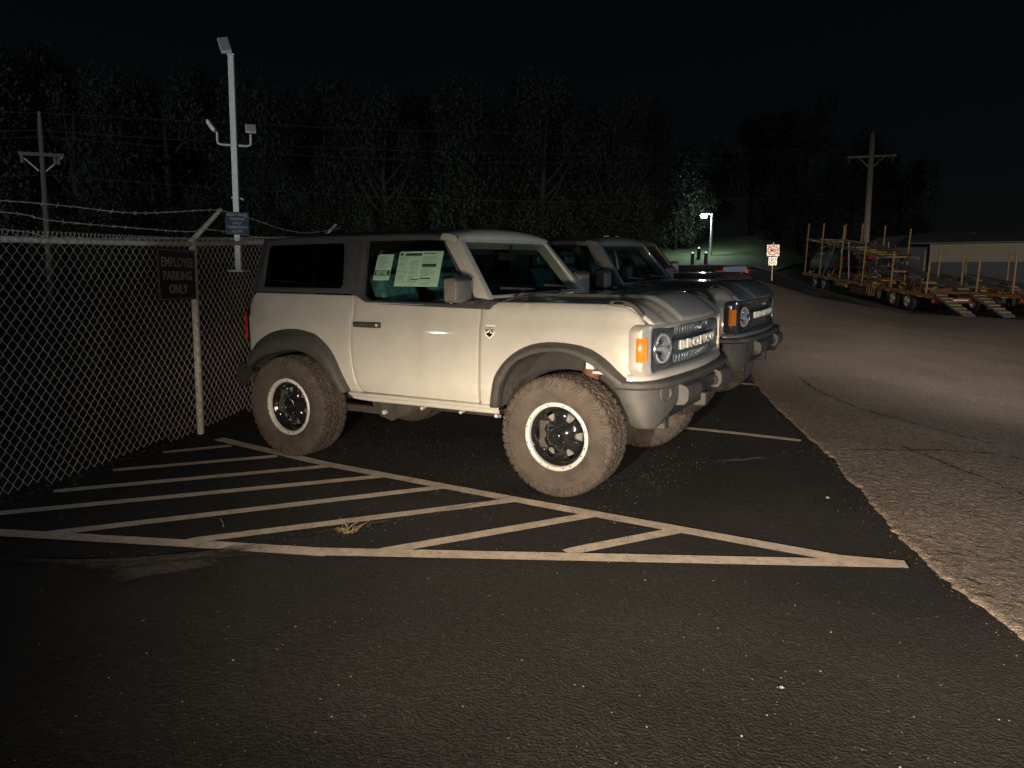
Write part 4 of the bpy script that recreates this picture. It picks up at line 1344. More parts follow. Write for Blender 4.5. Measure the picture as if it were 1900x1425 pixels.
# woven fabric: vertical zigzag wires hooked round each other
W_, HGT = .0465, .098     # half diamond width, diamond height
mesh = MB()
s = S0
k = 0
def wire_row(s0, flip):
    zt = fz(s0) + max(0, gh(s0))
    pts = []
    z = zt + .035
    sgn = 1 if flip else -1
    bot = gh(s0) + .035
    # knuckle at the top
    pts.append((s0 - .018 * sgn * 0 - .014, z, .003))
    pts.append((s0, z - .022, .0))
    zz = zt - .0
    i = 0
    while zz > bot:
        o = sgn if i % 2 == 0 else -sgn
        pts.append((s0 + o * W_ * .5 + o * .001, zz, .004 * o))
        zz -= HGT / 2
        i += 1
    return pts
def add_wire(pts, r=.0022):
    n0 = len(mesh.v)
    m = len(pts)
    for (s_, z, o) in pts:
        p = loc(fpt(s_, .028 + o, z))
        for a, b in ((0, r * 1.1), (-r, -r * .6), (r, -r * .6)):
            mesh.v.append((p.x + FD.x * a + FN.x * b, p.y + FD.y * a + FN.y * b, p.z))
    for i in range(m - 1):
        for q in range(3):
            q2 = (q + 1) % 3
            mesh.f.append((n0 + i * 3 + q, n0 + i * 3 + q2, n0 + (i + 1) * 3 + q2, n0 + (i + 1) * 3 + q))
while s < S1:
    jx = .006 * noise.noise(Vector((s * 2, 0, 0)))
    pts = wire_row(s + jx, k % 2 == 0)
    pts = [(a + .007 * noise.noise(Vector((a * 1.7, z * 1.7, 2))), z + .004 * noise.noise(Vector((a * 3, z * 2, 8))), o + .012 * noise.noise(Vector((a * .9, z * .9, 4)))) for a, z, o in pts]
    add_wire(pts)
    # second knuckle prong
    zt = fz(s) + max(0, gh(s))
    add_wire([(s + jx + .014, zt + .036, .002), (s + jx + .002, zt + .012, .001), (s + jx, zt - .002, 0)])
    s += W_
    k += 1
fm = mesh.obj('chain_link_mesh', WIRE, fence, recalc=False, sharp=60)
fm['kind'] = 'stuff'
# barbed strands
def strand(off, ctrl, seed):
    P = resample([Vector((s_, z)) for s_, z in ctrl], 260)
    P = [q for q in P]
    b = MB().tube([loc(fpt(q.x, off, q.y)) for q in P], .0028, 5)
    rr = random.Random(seed)
    acc = 0
    for i in range(1, len(P)):
        acc += (P[i] - P[i - 1]).length
        if acc > .125:
            acc = 0
            c = loc(fpt(P[i].x, off, P[i].y))
            for _ in range(2):
                d = Vector((rr.uniform(-1, 1), rr.uniform(-1, 1), rr.uniform(-1, 1))).normalized() * .018
                b.tube([c - d, c + d], .0018, 4)
    b.obj('barbed_wire', WIRE, fence)
strand(.30, [(-9.1, 1.86), (-6.1, 1.98), (-4.4, 1.88), (-2.71, 1.977), (-2.14, 1.999), (-1.35, 2.02), (-.48, 2.115), (0, 2.158), (.67, 2.130), (1.31, 2.081), (2.08, 2.082), (3.13, 2.204), (3.16, 2.207)], 1)
strand(.17, [(-9.1, 1.74), (-6.1, 1.84), (-4.2, 1.86), (-2.56, 1.923), (-2.09, 1.903), (-1.16, 1.918), (-.36, 1.94), (0, 1.985), (1.05, 1.972), (2.22, 2.0), (3.05, 2.10), (3.1, 2.105)], 2)
strand(.05, [(-9.1, 1.66), (-6.1, 1.74), (-3.6, 1.85), (-2.43, 1.825), (-2.15, 1.818), (-1.94, 1.80), (-1.0, 1.84), (0, 1.90), (1.5, 1.93), (3.05, 2.03), (3.1, 2.035)], 3)
# sign hung on the fence
fs_ = empty('fence_sign', fpt(-.385, .06, 1.335), label='black sign reading EMPLOYEE PARKING ONLY in bronze letters on the fence', cat='sign')
fs_.rotation_euler = (0, 0, math.atan2(FD.y, FD.x) )
# local +X along FD, local -Y faces the lot
MB().box(-.315, .300, -.006, .004, -.012, .448).obj('sign_face', BSIGN, fs_, bevel=.002)
b = MB()
for x0, x1, z0, z1 in ((-.305, .29, .434, .438), (-.305, .29, -.002, .002), (-.305, -.301, 0, .436), (.286, .29, 0, .436)):
    b.box(x0, x1, -.0075, -.006, z0, z1)
b.obj('sign_border', BSIGNT, fs_)
def sign_text(parent, body, size, x, z, yoff, m, xs=1., name='lettering', bold=.0):
    T = Matrix(((1, 0, 0, x), (0, 0, -1, yoff), (0, 1, 0, z), (0, 0, 0, 1)))
    return text_obj(name, body, size, T, m, parent, depth=.0008, xs=xs, bold=bold)
for txt, z, xs in (('EMPLOYEE', .325, .98), ('PARKING', .205, .98), ('ONLY', .085, .98)):
    sign_text(fs_, txt, .115, -.005, z, -.0075, BSIGNT, xs, bold=.0015)

# ================================================================== LIGHT POLE BEHIND THE FENCE
BOLL0 = mat('dimmed_pier_concrete', (.02, .018, .016), .9, var=.4, vscale=12)  # concrete toned down so the pier barely shows behind the fence
pz = 1.79
lp = empty('light_pole', (-13.72, 10.79, H(-13.72, 10.79)), label='tall white square light pole with three floodlight heads behind the fence', cat='light pole')
b0 = pz - H(-13.72, 10.79)
MB().tube([(0, 0, -.1), (0, 0, b0 - .03)], .30, 24).obj('concrete_pier', BOLL0, lp)
MB().box(-.23, .23, -.23, .23, b0 - .03, b0 + .03, Matrix.Rotation(R(25), 4, 'Z')).obj('base_plate', POLEM, lp, bevel=.01)
MB().box(-.085, .085, -.085, .085, b0 + .03, b0 + 6.12, Matrix.Rotation(R(35), 4, 'Z')).obj('pole_shaft', POLEM, lp, bevel=.015)
MB().box(-.10, .10, -.10, .10, b0 + 6.12, b0 + 6.16, Matrix.Rotation(R(35), 4, 'Z')).obj('pole_cap', POLEM, lp)
cr = Vector((cos(YAW + .35), sin(YAW + .35), 0))   # cross direction seen face-on
def fl(name, T, w, h, parent):
    o = MB().box(-w / 2, w / 2, -.035, .035, -h / 2, h / 2, T).obj(name, POLEM, parent, bevel=.015)
    g = MB().box(-w * .42, w * .42, -.040, -.034, -h * .42, h * .42, T).obj('lamp_glass', BEZEL, o)
    b = MB()
    for k in range(7):
        x = -w * .42 + w * .84 * k / 6
        b.box(x - .006, x + .006, .034, .065, -h * .40, h * .40, T)
    b.obj('cooling_fins', POLEM, o)
Rz = Matrix.Rotation(YAW + .35, 4, 'Z')
fl('floodlight_head', Matrix.Translation((-.20, -.05, b0 + 6.42)) @ Rz @ Matrix.Rotation(R(12), 4, 'Y').inverted() @ Matrix.Rotation(R(-38), 4, 'X'), .30, .62, lp)
MB().tube([(0, 0, b0 + 6.14), (-.10, -.02, b0 + 6.22)], .04, 8).obj('head_bracket', POLEM, lp)
az = b0 + 3.62
for sg, hn in ((-1, 0), (1, 1)):
    e = cr * (.46 * sg)
    MB().tube([(0, 0, az), tuple(cr * (.36 * sg) + Vector((0, 0, az))), tuple(cr * (.45 * sg) + Vector((0, 0, az + .04))), tuple(e + Vector((0, 0, az + .12))), tuple(e + Vector((0, 0, az + .34)))], .035, 10).obj('side_arm', POLEM, lp)
fl('floodlight_head', Matrix.Translation(cr * .47 + Vector((0, 0, az + .50))) @ Rz @ Matrix.Rotation(R(-30), 4, 'X'), .30, .28, lp)
fl('floodlight_head', Matrix.Translation(cr * -.58 + Vector((0, 0, az + .50))) @ Rz @ Matrix.Rotation(R(70), 4, 'Z') @ Matrix.Rotation(R(-35), 4, 'X'), .30, .38, lp)
MB().tube([tuple(cr * .05 + Vector((0, 0, b0 + 2.15))), tuple(cr * .20 + Vector((0, 0, b0 + 2.08)))], .028, 8).tube([tuple(cr * -.05 + Vector((0, 0, b0 + 2.15))), tuple(cr * -.14 + Vector((0, 0, b0 + 2.12)))], .03, 8).obj('small_camera', POLEM, lp)
cs = empty('pole_sign', Vector((-13.72, 10.79, 0)) + Vector((cos(YAW + .35 - pi / 2), sin(YAW + .35 - pi / 2), 0)) * .14 + Vector((0, 0, 2.84)), label='navy sign on the light pole reading BODY SHOP PARKING ONLY THREE BACK ROWS', cat='sign')
cs.rotation_euler = (0, 0, YAW + .35)
MB().box(-.33, .33, 0, .012, 0, .66).obj('sign_face', NSIGN, cs, bevel=.003)
for txt, z in (('BODY SHOP', .575), ('PARKING', .455), ('ONLY', .335), ('THREE BACK', .215), ('ROWS', .095)):
    sign_text(cs, txt, .105, 0, z, -.002, NSIGNT, .95, bold=.001)

# ================================================================== UTILITY POLES AND WIRES
def px_pos(px, d):
    a = Vector((F.x + RR.x * (px - 950) / 1461.63, F.y + RR.y * (px - 950) / 1461.63))
    a.normalize()
    return CP[0] + a.x * d, CP[1] + a.y * d
UPL = px_pos(106, 36)
def utility_pole(x, y, ztop, yaw, label, arm=2.75, lean=0., wood=WOOD, k_=1.):
    z0 = H(x, y) - .3
    o = empty('utility_pole', (x, y, z0), yaw, label=label, cat='utility pole', group='utility poles')
    h = ztop - z0
    MB().tube([(lean * (1 - k / 6), 0, h * k / 6) for k in range(7)], .2, 12, rs=[(.215 - .013 * k) * k_ for k in range(7)]).obj('pole_shaft', wood, o)
    MB().box(-arm / 2, arm / 2, -.16, -.05, h - 1.45, h - 1.32).obj('crossarm', wood, o)
    for sg in (-1, 1):
        MB().tube([(sg * .75, -.10, h - 1.40), (sg * .12, -.06, h - 2.0)], .025, 6).obj('arm_brace', GALV, o)
    for xx in (-arm / 2 + .12, .45, arm / 2 - .2):
        MB().lathe([(.0001, -.30), (.05, -.28), (.075, -.2), (.05, -.14), (.07, -.08), (.03, 0)], 10, Matrix.Translation((xx, -.10, h - 1.45)) @ Matrix.Rotation(R(90), 4, 'Y').inverted()).obj('insulator', CONC, o)
    MB().lathe([(.0001, .25), (.05, .22), (.06, .1), (.03, 0)], 10, Matrix.Translation((0, 0, h)) @ Matrix.Rotation(R(-90), 4, 'Y')).obj('top_insulator', CONC, o)
    return o
utility_pole(-.17, 47.9, 10.68, YAW - .02 - .35, 'wooden utility pole rising behind the yellow car-carrier trailers')
utility_pole(UPL[0], UPL[1], 7.62, YAW + .35, 'dim wooden utility pole far left against the dark trees', 1.55, wood=WOODD, k_=.62)
WIREM = mat('overhead_wire', (.04, .04, .045), .6)
def wire(pts, sag, r, label):
    b = MB()
    for a, c in zip(pts, pts[1:]):
        a, c = Vector(a), Vector(c)
        b.tube([a.lerp(c, k / 24) - Vector((0, 0, sag * 4 * (k / 24) * (1 - k / 24))) for k in range(25)], r * .7, 4)
    tag(b.obj('power_line', WIREM), label, 'wire', 'overhead power lines')
U1, U2 = Vector((-.17, 47.9, 0)), Vector((UPL[0], UPL[1], 0))
dd = (U1 - U2)
for z1, z2, off, sg, lb in ((10.9, 7.8, 0, .5, 'topmost overhead power line running between the two pole tops'), (10.0, 7.15, 0, .7, 'second overhead power line just below the topmost one'), (9.8, 7.0, .5, .9, 'paired overhead power line hanging beside the second one'), (7.2, 5.5, 0, .8, 'lowest overhead cable crossing in front of the dark trees')):
    n_ = Vector((-dd.y, dd.x, 0)).normalized() * off
    wire([U2 - dd * .6 + n_ + Vector((0, 0, z2)), U2 + n_ + Vector((0, 0, z2)), U1 + n_ + Vector((0, 0, z1)), U1 + dd + n_ + Vector((0, 0, z1 + .4))], sg, .016, lb)

# ================================================================== FAR LAWN, STREET LAMP, BOLLARDS
def hz(x, y): return H(x, y)
lawn_xs = [-34 + .8 * k for k in range(33)]
LW = lambda x, y: H(x, y) + .05
grid([-17 + .8 * k for k in range(15)], [49.5 + .8 * k for k in range(20)], LW, 'lawn', GRASS, kind='structure')
PATHM = mat('pale_concrete_path', (.20, .19, .17), .9, var=.2, vscale=2)
grid([-26 + .8 * k for k in range(12)], [48 + .8 * k for k in range(20)], lambda x, y: H(x, y) + .055, 'path', PATHM, kind='structure')
kb = MB().loft([[(x, y, H(x, y) + z) for x, y, z in ((-17.1 + 11.3 * t, 49.2 - 1.2 * t, 0), (-17.1 + 11.3 * t, 49.2 - 1.2 * t, .15), (-17.1 + 11.3 * t, 49.45 - 1.2 * t, .15))] for t in [k / 10 for k in range(11)]])
tag(kb.obj('kerb', CONC, sharp=30), kind='structure')
sx, sy = -11.4, 53.7
sl = empty('street_lamp', (sx, sy, H(sx, sy)), label='lit street lamp shining white over the far lawn', cat='street lamp')
hh = 6.72 - H(sx, sy)
MB().tube([(0, 0, 0), (0, 0, hh)], .07, 10, rs=[.10, .06]).obj('lamp_post', POLEM, sl)
MB().tube([(0, 0, hh - .02), (-.25, -.1, hh + .02), (-.45, -.18, hh)], .035, 8).obj('lamp_arm', POLEM, sl)
MB().box(-.72, -.38, -.30, -.06, hh - .06, hh + .04).obj('lamp_head', POLEM, sl, bevel=.03)
LAMPE = mat('lit_lamp_lens', (.9, .95, 1), .3, emit=(.82, .93, 1.0), es=260)
MB().lathe([(.0001, .26), (.13, .23), (.22, .12), (.24, 0)], 16, Matrix.Translation((-.55, -.22, hh - .06)) @ Matrix.Rotation(R(90), 4, 'Y')).obj('lamp_lens', LAMPE, sl)
lamp('street_lamp_light', 'SPOT', (sx - .55, sy - .18, H(sx, sy) + hh - .30), (sx - 1.2, sy - .6, H(sx, sy)), 260, (.82, .93, 1.0), spot_size=R(140), spot_blend=.5, shadow_soft_size=.08)
BOLL = mat('dark_bollard', (.03, .035, .03), .7)
for k, (px_, py_, d, lb) in enumerate(((1284.5, 487, 58.2, 'first dark bollard from the left on the far lawn, light-capped'), (1296, 483, 60.5, 'second dark bollard, standing a little further back on the far lawn'), (1309.5, 487, 58, 'third dark bollard from the left, nearest the lamp post'))):
    dr = F + RR * ((px_ - 950) / 1461.63) - UU * ((py_ - 712.5) / 1461.63)
    hd_ = math.hypot(dr.x, dr.y)
    x, y = CP[0] + dr.x / hd_ * d, CP[1] + dr.y / hd_ * d
    o = empty('bollard', (x, y, H(x, y) + .05), label=lb, cat='bollard', group='bollards on the far lawn')
    MB().tube([(0, 0, 0), (0, 0, .75)], .13, 12).obj('bollard_post', BOLL, o)
    MB().lathe([(.0001, .10), (.06, .08), (.09, 0)], 10, Matrix.Translation((0, 0, .75)) @ Matrix.Rotation(R(-90), 4, 'Y')).obj('bollard_cap', mat('lit_cap%d' % k, (.8, .85, .8), .4, emit=(.8, .95, .9), es=.9), o)

# ================================================================== TREES
def crown_mesh(seed, n=9000):
    r = random.Random(seed)
    vs, fs = [], []
    blobs = []
    for k in range(26):
        z = r.uniform(-.75, .95)
        rad = math.sqrt(max(0, 1 - (z * .9) ** 2)) * r.uniform(.35, .8)
        a = r.random() * 6.283
        blobs.append((Vector((cos(a) * rad, sin(a) * rad, z)), r.uniform(.20, .38)))
    for k in range(n):
        c, br = blobs[r.randrange(len(blobs))]
        d = Vector((r.gauss(0, 1), r.gauss(0, 1), r.gauss(0, 1))).normalized()
        p = c + d * br * r.uniform(.55, 1.12)
        s = r.uniform(.014, .034)
        a = Vector((r.gauss(0, 1), r.gauss(0, 1), r.gauss(0, 1))).normalized()
        b = a.cross(d)
        if b.length < .01: continue
        b.normalize()
        i = len(vs)
        vs += [p - a * s, p + b * s * .7, p + a * s, p - b * s * .6 + d * s * .5]
        fs.append((i, i + 1, i + 2, i + 3))
    me = bpy.data.meshes.new('crown')
    me.from_pydata([tuple(v) for v in vs], [], fs)
    me.materials.append(LEAF)
    return me
CM = [crown_mesh(s) for s in range(4)]
def trunk_mesh(seed):
    r = random.Random(seed)
    b = MB()
    b.tube([(0, 0, -.03), (.01, .01, .3), (-.01, .02, .6), (.01, 0, .85)], .02, 8, rs=[.030, .024, .017, .008])
    for k in range(7):
        a = r.random() * 6.28; z = r.uniform(.25, .65)
        b.tube([(0, 0, z), (cos(a) * .12, sin(a) * .12, z + .10), (cos(a) * .24, sin(a) * .24, z + .26)], .01, 5, rs=[.011, .008, .003])
    me = bpy.data.meshes.new('trunk')
    me.from_pydata(b.v, [], b.f)
    me.shade_smooth()
    me.materials.append(BARK)
    return me
TM = [trunk_mesh(s) for s in range(2)]
tops = [(-60, 190, 44, 3.4), (10, 186, 47, 3.2), (95, 188, 50, 3.3), (165, 206, 46, 2.8), (240, 205, 52, 3.2), (325, 188, 48, 3.2), (405, 200, 53, 3.1), (500, 192, 47, 3.2), (575, 206, 52, 2.9), (645, 184, 49, 3.2), (720, 210, 46, 2.9), (795, 203, 53, 3.2), (862, 188, 48, 3.1), (930, 200, 52, 3.0), (1003, 182, 47, 3.0), (1065, 215, 52, 2.8), (1130, 206, 49, 2.9), (1192, 218, 54, 2.7), (1245, 300, 66, 3.2), (1300, 330, 84, 4.2), (1380, 250, 88, 5.0), (1470, 228, 92, 5.0), (1560, 300, 86, 4.5), (1650, 330, 95, 5.0), (1030, 290, 62, 4.6), (700, 270, 62, 4.8), (350, 260, 62, 4.6), (60, 250, 60, 4.6)]
tl_ = ['leftmost tree at the picture edge, its crown broad and dark', 'tall dark tree behind the far left utility pole', 'broad tree just right of the far left utility pole']
for k, (px_, py_, d, rad) in enumerate(tops):
    x, y = px_pos(px_, d)
    zt = CP[2] + (525 - py_ + (px_ - 950) * .0078) / 1461.63 * d
    z0 = H(x, y) - .1
    h = zt - z0
    o = empty('tree', (x, y, z0), rnd.random() * 6.3)
    where = ('at the left edge of the picture' if px_ < 0 else 'behind the far left utility pole' if px_ < 130 else 'left of the white light pole' if px_ < 400 else 'just right of the white light pole' if px_ < 560 else 'above the rear window of the light grey suv' if px_ < 700 else 'above the sales sheets of the light grey suv' if px_ < 850 else 'above the windshield of the light grey suv' if px_ < 1010 else 'above the blue-grey suv' if px_ < 1150 else 'beside the lit street lamp' if px_ < 1330 else 'behind the no-trucks sign' if px_ < 1480 else 'far behind the right utility pole')
    look = ['broad', 'narrow-topped', 'ragged', 'round-headed', 'dense', 'loose'][k % 6]
    size = 'tallest' if h > 14.0 else 'tall' if h > 11.5 else 'lower'
    tag(o, f'{size} {look} dark tree {where}, {["front", "second", "rear"][0 if d < 49 else 1 if d < 56 else 2]} rank', 'tree', 'dark trees behind the lot')
    t = bpy.data.objects.new('trunk', TM[k % 2]); COL.objects.link(t); t.parent = o; t.scale = (h * .75, h * .75, h)
    c = bpy.data.objects.new('crown', CM[k % 4]); COL.objects.link(c); c.parent = o
    ch = h * (.46 if k % 3 else .49)
    c.location = (0, 0, h - ch * .97); c.scale = (rad, rad * rnd.uniform(.85, 1.15), ch)
    c.rotation_euler = (0, 0, rnd.random() * 6)
    c['kind'] = 'stuff'
# undergrowth closing the gap below the crowns
def bush(px_, d, w, h):
    x, y = px_pos(px_, d)
    o = bpy.data.objects.new('undergrowth', CM[rnd.randrange(4)])
    COL.objects.link(o)
    o.location = (x, y, H(x, y) + h * .8); o.scale = (w, w, h); o.rotation_euler = (0, 0, rnd.random() * 6)
    return o
ug = empty('undergrowth', (0, 0, 0), kind='stuff')
for px_ in range(-40, 1300, 62):
    b_ = bush(px_, rnd.uniform(43, 50) if px_ < 1150 else 68, 2.6, 2.3)
    b_.parent = ug

# ================================================================== FAR BUILDINGS
wh = empty('warehouse', (3.2, 54.0, 0), label='long low warehouse with beige upper siding and dark lower wall at far right', cat='building')
gz = H(4, 54) - .6
def wl(x, y, z): return (x - 3.2, y - 54.0, z)
MB().box(0, 24, 0, 12, gz, 3.08).obj('lower_wall', SIDING2, wh)
MB().box(-.02, 24.02, -.03, 12, 3.083, 4.28).obj('upper_wall', SIDING, wh)
rb_ = MB()
for k in range(60):
    rb_.box(.2 + k * .4, .24 + k * .4, -.055, -.031, 3.1, 4.26)
rb_.obj('siding_ribs', SIDING, wh)['kind'] = 'stuff'
MB().box(-.06, 24.1, -.09, -.056, 4.24, 4.34).obj('eave_trim', ROOFM, wh)
MB().add([(-1.2, -.5, 4.345), (24.5, -.5, 4.345), (24.5, 6, 5.35), (-1.2, 6, 5.35), (-1.2, -.5, 4.28), (24.5, -.5, 4.28)], [(0, 1, 2, 3), (0, 4, 5, 1)]).obj('roof', ROOFM, wh)
MB().box(-2.3, -.06, .6, 8, 2.95, 4.1).obj('annex_upper_wall', SIDING2, wh)
MB().box(-2.28, -.08, .65, 8, gz, 2.945).obj('annex_lower_wall', SIDING2, wh)
gh_ = empty('gabled_house', (-1.8, 60, 0), label='low house with a grey gabled roof behind the utility pole', cat='house')
MB().box(0, 6.5, 0, 6, 0, 3.9).obj('wall', SIDING2, gh_)
MB().add([(-.5, -.4, 3.85), (7, -.4, 3.85), (7, 6.4, 3.85), (-.5, 6.4, 3.85), (-.5, 3, 5.3), (7, 3, 5.3), (-.5, -.4, 3.7), (7, -.4, 3.7)], [(0, 1, 5, 4), (2, 3, 4, 5), (0, 4, 3), (1, 2, 5), (6, 7, 1, 0)]).obj('roof', ROOFM, gh_)
gh_.rotation_euler = (0, 0, R(-30))

# ================================================================== NO-TRUCKS SIGN
ns = empty('road_sign', (-3.22, 35.34, H(-3.22, 35.34)), YAW - R(17.5), label='square white sign with a red no-trucks circle above a small plate', cat='sign')
z0 = H(-3.22, 35.34)
MB().box(-.03, .03, .01, .05, 0, 3.62 - z0).obj('sign_post', GALV, ns)
REFL = mat('reflective_sheeting', (.95, .90, .82), .24, metal=1.0)
REFLR = mat('reflective_red', (.95, .13, .05), .24, metal=1.0)
MB().box(-.30, .30, -.01, .008, 2.92 - z0, 3.50 - z0).obj('sign_face', REFL, ns, bevel=.004)
MB().lathe([(.20, .0), (.20, .003), (.25, .003), (.25, .0)], 36, Matrix.Translation((0, -.010, 3.21 - z0)) @ Matrix.Rotation(R(-90), 4, 'Z')).obj('prohibition_ring', REFLR, ns, sharp=30)
MB().box(-.20, .20, -.0165, -.0145, -.018, .018, Matrix.Translation((0, 0, 3.21 - z0)) @ Matrix.Rotation(R(45), 4, 'Y')).obj('prohibition_bar', REFLR, ns)
tkb = MB().box(-.13, .05, -.0135, -.0115, 3.185 - z0, 3.27 - z0).box(.06, .13, -.0135, -.0115, 3.185 - z0, 3.245 - z0)
for x in (-.09, -.04, .09):
    tkb.lathe([(.0001, 0), (.022, 0), (.022, .002)], 12, Matrix.Translation((x, -.0115, 3.178 - z0)) @ Matrix.Rotation(R(-90), 4, 'Z'))
tkb.obj('truck_symbol', BSIGN, ns)
MB().box(-.21, .21, -.01, .008, 2.47 - z0, 2.89 - z0).obj('small_plate', REFL, ns, bevel=.004)
b = MB()
for zz in (2.80, 2.72, 2.64, 2.56):
    b.box(-.14, .14, -.013, -.0115, zz - z0 - .012, zz - z0 + .012)
b.obj('plate_print', GREYINK, ns)

# ================================================================== CAR-CARRIER TRAILERS
AX = Vector((-.53, .85, 0)).normalized()
def carrier(cx, cy, upper, label):
    gz_ = H(cx, cy)
    o = empty('car_carrier_trailer', (cx, cy, gz_), math.atan2(AX.y, AX.x), label=label, cat='trailer', group='yellow car-carrier trailers')
    # local +X towards the nose, y across (left +), rear axle at 0
    tan = (H(cx + AX.x * 8, cy + AX.y * 8) - gz_) / 8
    o.rotation_euler = (0, -math.atan(tan), math.atan2(AX.y, AX.x))
    for s in (-1, 1):
        MB().box(-2.6, 11.5, *sorted((s * .95, s * 1.12)), .78, .98).obj('side_beam', YEL, o, bevel=.01)
        MB().box(-2.2, 11.0, *sorted((s * 1.13, s * 1.16)), .80, .84).obj('reflector_strip', REFR, o)
        for k in range(9):
            MB().box(-1.9 + 1.4 * k, -1.5 + 1.4 * k, *sorted((s * 1.161, s * 1.165)), .80, .84).obj('white_reflector', REFW, o)
        for x in (-.65, .65, 8.4, 9.6):
            w = empty('wheel'); w.parent = o; w.location = (x, s * .98, .50)
            T = Matrix.Rotation(R(90 * s), 4, 'Z')
            MB().lathe([(.28, -.14), (.44, -.13), (.49, -.09), (.50, .0), (.49, .09), (.44, .13), (.30, .14), (.28, .10)], 28, T).obj('tyre', UNDER, w, sharp=40)
            MB().lathe([(.28, .10), (.20, .02), (.10, .04), (.09, .14), (.0001, .15)], 20, T).obj('rim', SILVER, w, sharp=40)
    for k in range(11):
        x = -2.5 + 1.3 * k
        MB().box(x, x + .16, -1.12, 1.12, 1.0, 1.10).obj('cross_member', YEL if k % 3 else RUST, o, bevel=.01)
    # tail ramps
    for y in (-.85, .85):
        MB().prism([(-2.6, .95), (-2.55, 1.05), (-5.0, .38), (-5.1, .28)], y - .27, y + .27).obj('ramp_track', GREYST, o, bevel=.01)
        for k in range(6):
            MB().box(-2.95 - .36 * k, -2.90 - .36 * k, y - .26, y + .26, .97 - .105 * k, 1.01 - .105 * k).obj('ramp_cleat', YEL, o)
    MB().box(-2.75, -2.62, -1.15, 1.15, .62, .86).obj('tail_bar', RUST, o, bevel=.01)
    MB().box(-2.765, -2.752, -.5, .35, .72, .78).obj('tail_reflector', REFW, o)
    for s in (-1, 1):
        MB().box(-2.765, -2.752, *sorted((s * .7, s * 1.1)), .70, .78).obj('tail_reflector', REFR, o)
        for k, (x, zb2, zt2) in enumerate(((-2.2, 1.0, 2.5), (.9, 1.0, 2.7), (3.8, 1.0, 3.75), (6.4, 1.0, 3.85), (9.0, 1.0, 3.95), (11.1, 1.0, 3.9)) if upper else ((-2.2, 1.0, 2.9), (1.6, 1.0, 3.1), (5.0, 1.0, 3.0))):
            MB().tube([(x, s * 1.15, zb2), (x, s * 1.15, zt2)], .045, 8).obj('stake_post', YEL, o)
    # inclined middle deck
    for y in (-.8, .8):
        MB().prism([(-1.8, 1.12), (-1.8, 1.20), (4.2, 1.98 if upper else 1.75), (4.2, 1.90 if upper else 1.67)], y - .28, y + .28).obj('deck_track', GREYST, o)
    for k in range(5):
        x = -1.4 + 1.35 * k
        z = 1.10 + (x + 1.8) * (.13 if upper else .092)
        MB().box(x, x + .12, -1.12, 1.12, z - .08, z).obj('deck_bar', YEL if k % 2 else RUST, o)
    if upper:
        for s in (-1, 1):
            MB().prism([(2.6, 2.25), (2.6, 2.37), (6.5, 2.80), (11.4, 3.02), (11.4, 2.90), (6.5, 2.68)], *sorted((s * 1.0, s * 1.12))).obj('upper_rail', YEL, o, bevel=.01)
            MB().tube([(3.0, s * 1.12, 1.0), (5.2, s * 1.12, 2.9)], .05, 8).obj('lift_arm', RUST, o)
            MB().tube([(8.6, s * 1.12, 1.0), (7.2, s * 1.12, 3.0)], .05, 8).obj('lift_arm', GREYST, o)
            MB().tube([(5.4, s * 1.10, 1.0), (5.8, s * 1.10, 3.0)], .05, 8).obj('lift_ram', GREYST, o)
        for k in range(9):
            x = 2.8 + 1.04 * k
            z = 2.40 + (x - 2.6) * .072
            MB().box(x, x + .22, -1.10, 1.10, z - .10, z - .03).obj('upper_bar', YEL, o)
        for y in (-.8, .8):
            MB().prism([(2.5, 2.30), (2.5, 2.35), (11.2, 2.99), (11.2, 2.94)], y - .25, y + .25).obj('upper_track', GREYST, o)
        rc = random.Random(11)
        for k in range(16):
            x = rc.uniform(-1.8, 10.8); s = rc.choice((-1, 1)); x2 = x + rc.uniform(-1.0, 1.0)
            MB().tube([(x, s * 1.08, rc.uniform(.95, 1.2)), ((x + x2) / 2, s * rc.uniform(.9, 1.15), rc.uniform(1.3, 1.8)), (x2, s * 1.05, rc.uniform(1.9, 2.3) if x > 3 else rc.uniform(1.2, 1.7))], rc.uniform(.02, .05), 6).obj('deck_strut', rc.choice((YEL, RUST, RUST, GREYST)), o)
        for k in range(10):
            x = rc.uniform(-1.5, 8.0)
            MB().box(x, x + rc.uniform(.2, .7), *sorted((1.0, 1.10)), 1.0, rc.uniform(1.15, 1.5)).obj('chock_box', rc.choice((RUST, YEL, UNDER2)), o, bevel=.02)
        MB().box(3.2, 5.2, .70, 1.10, .35, .78).obj('tool_box', RUST, o, bevel=.02)
        for k in range(4):
            MB().tube([(2.4 + .25 * k, 1.14, .95), (2.45 + .25 * k, 1.15, .55), (2.5 + .25 * k, 1.14, .40 + .08 * (k % 2))], .03, 6).obj('hanging_strap', YEL, o)
        MB().box(5.6, 6.9, .9, 1.16, .55, .76).obj('yellow_box', YEL, o, bevel=.02)
        MB().box(5.7, 6.5, 1.161, 1.166, .70, .75).obj('white_reflector', REFW, o)
    return o
cA = carrier(3.5, 36.8, True, 'double-deck yellow car-carrier trailer holding a dark van')
cB = carrier(6.9, 38.3, False, 'lower yellow car-carrier trailer with empty ramps sloping down at its tail')
vn = empty('carried_van', (3.5 + AX.x * 8.6, 36.8 + AX.y * 8.6, H(3.5 + AX.x * 8.6, 36.8 + AX.y * 8.6) + 1.08), math.atan2(AX.y, AX.x), label='dark blue van with large dusty windows standing on the car carrier', cat='van')
MB().prism([(-1.9, .25), (-1.95, .8), (-1.75, 1.55), (-1.5, 1.66), (1.2, 1.62), (1.9, .95), (2.3, .85), (2.35, .3)], -.88, .88).obj('body', BLUEP, vn, bevel=.05)
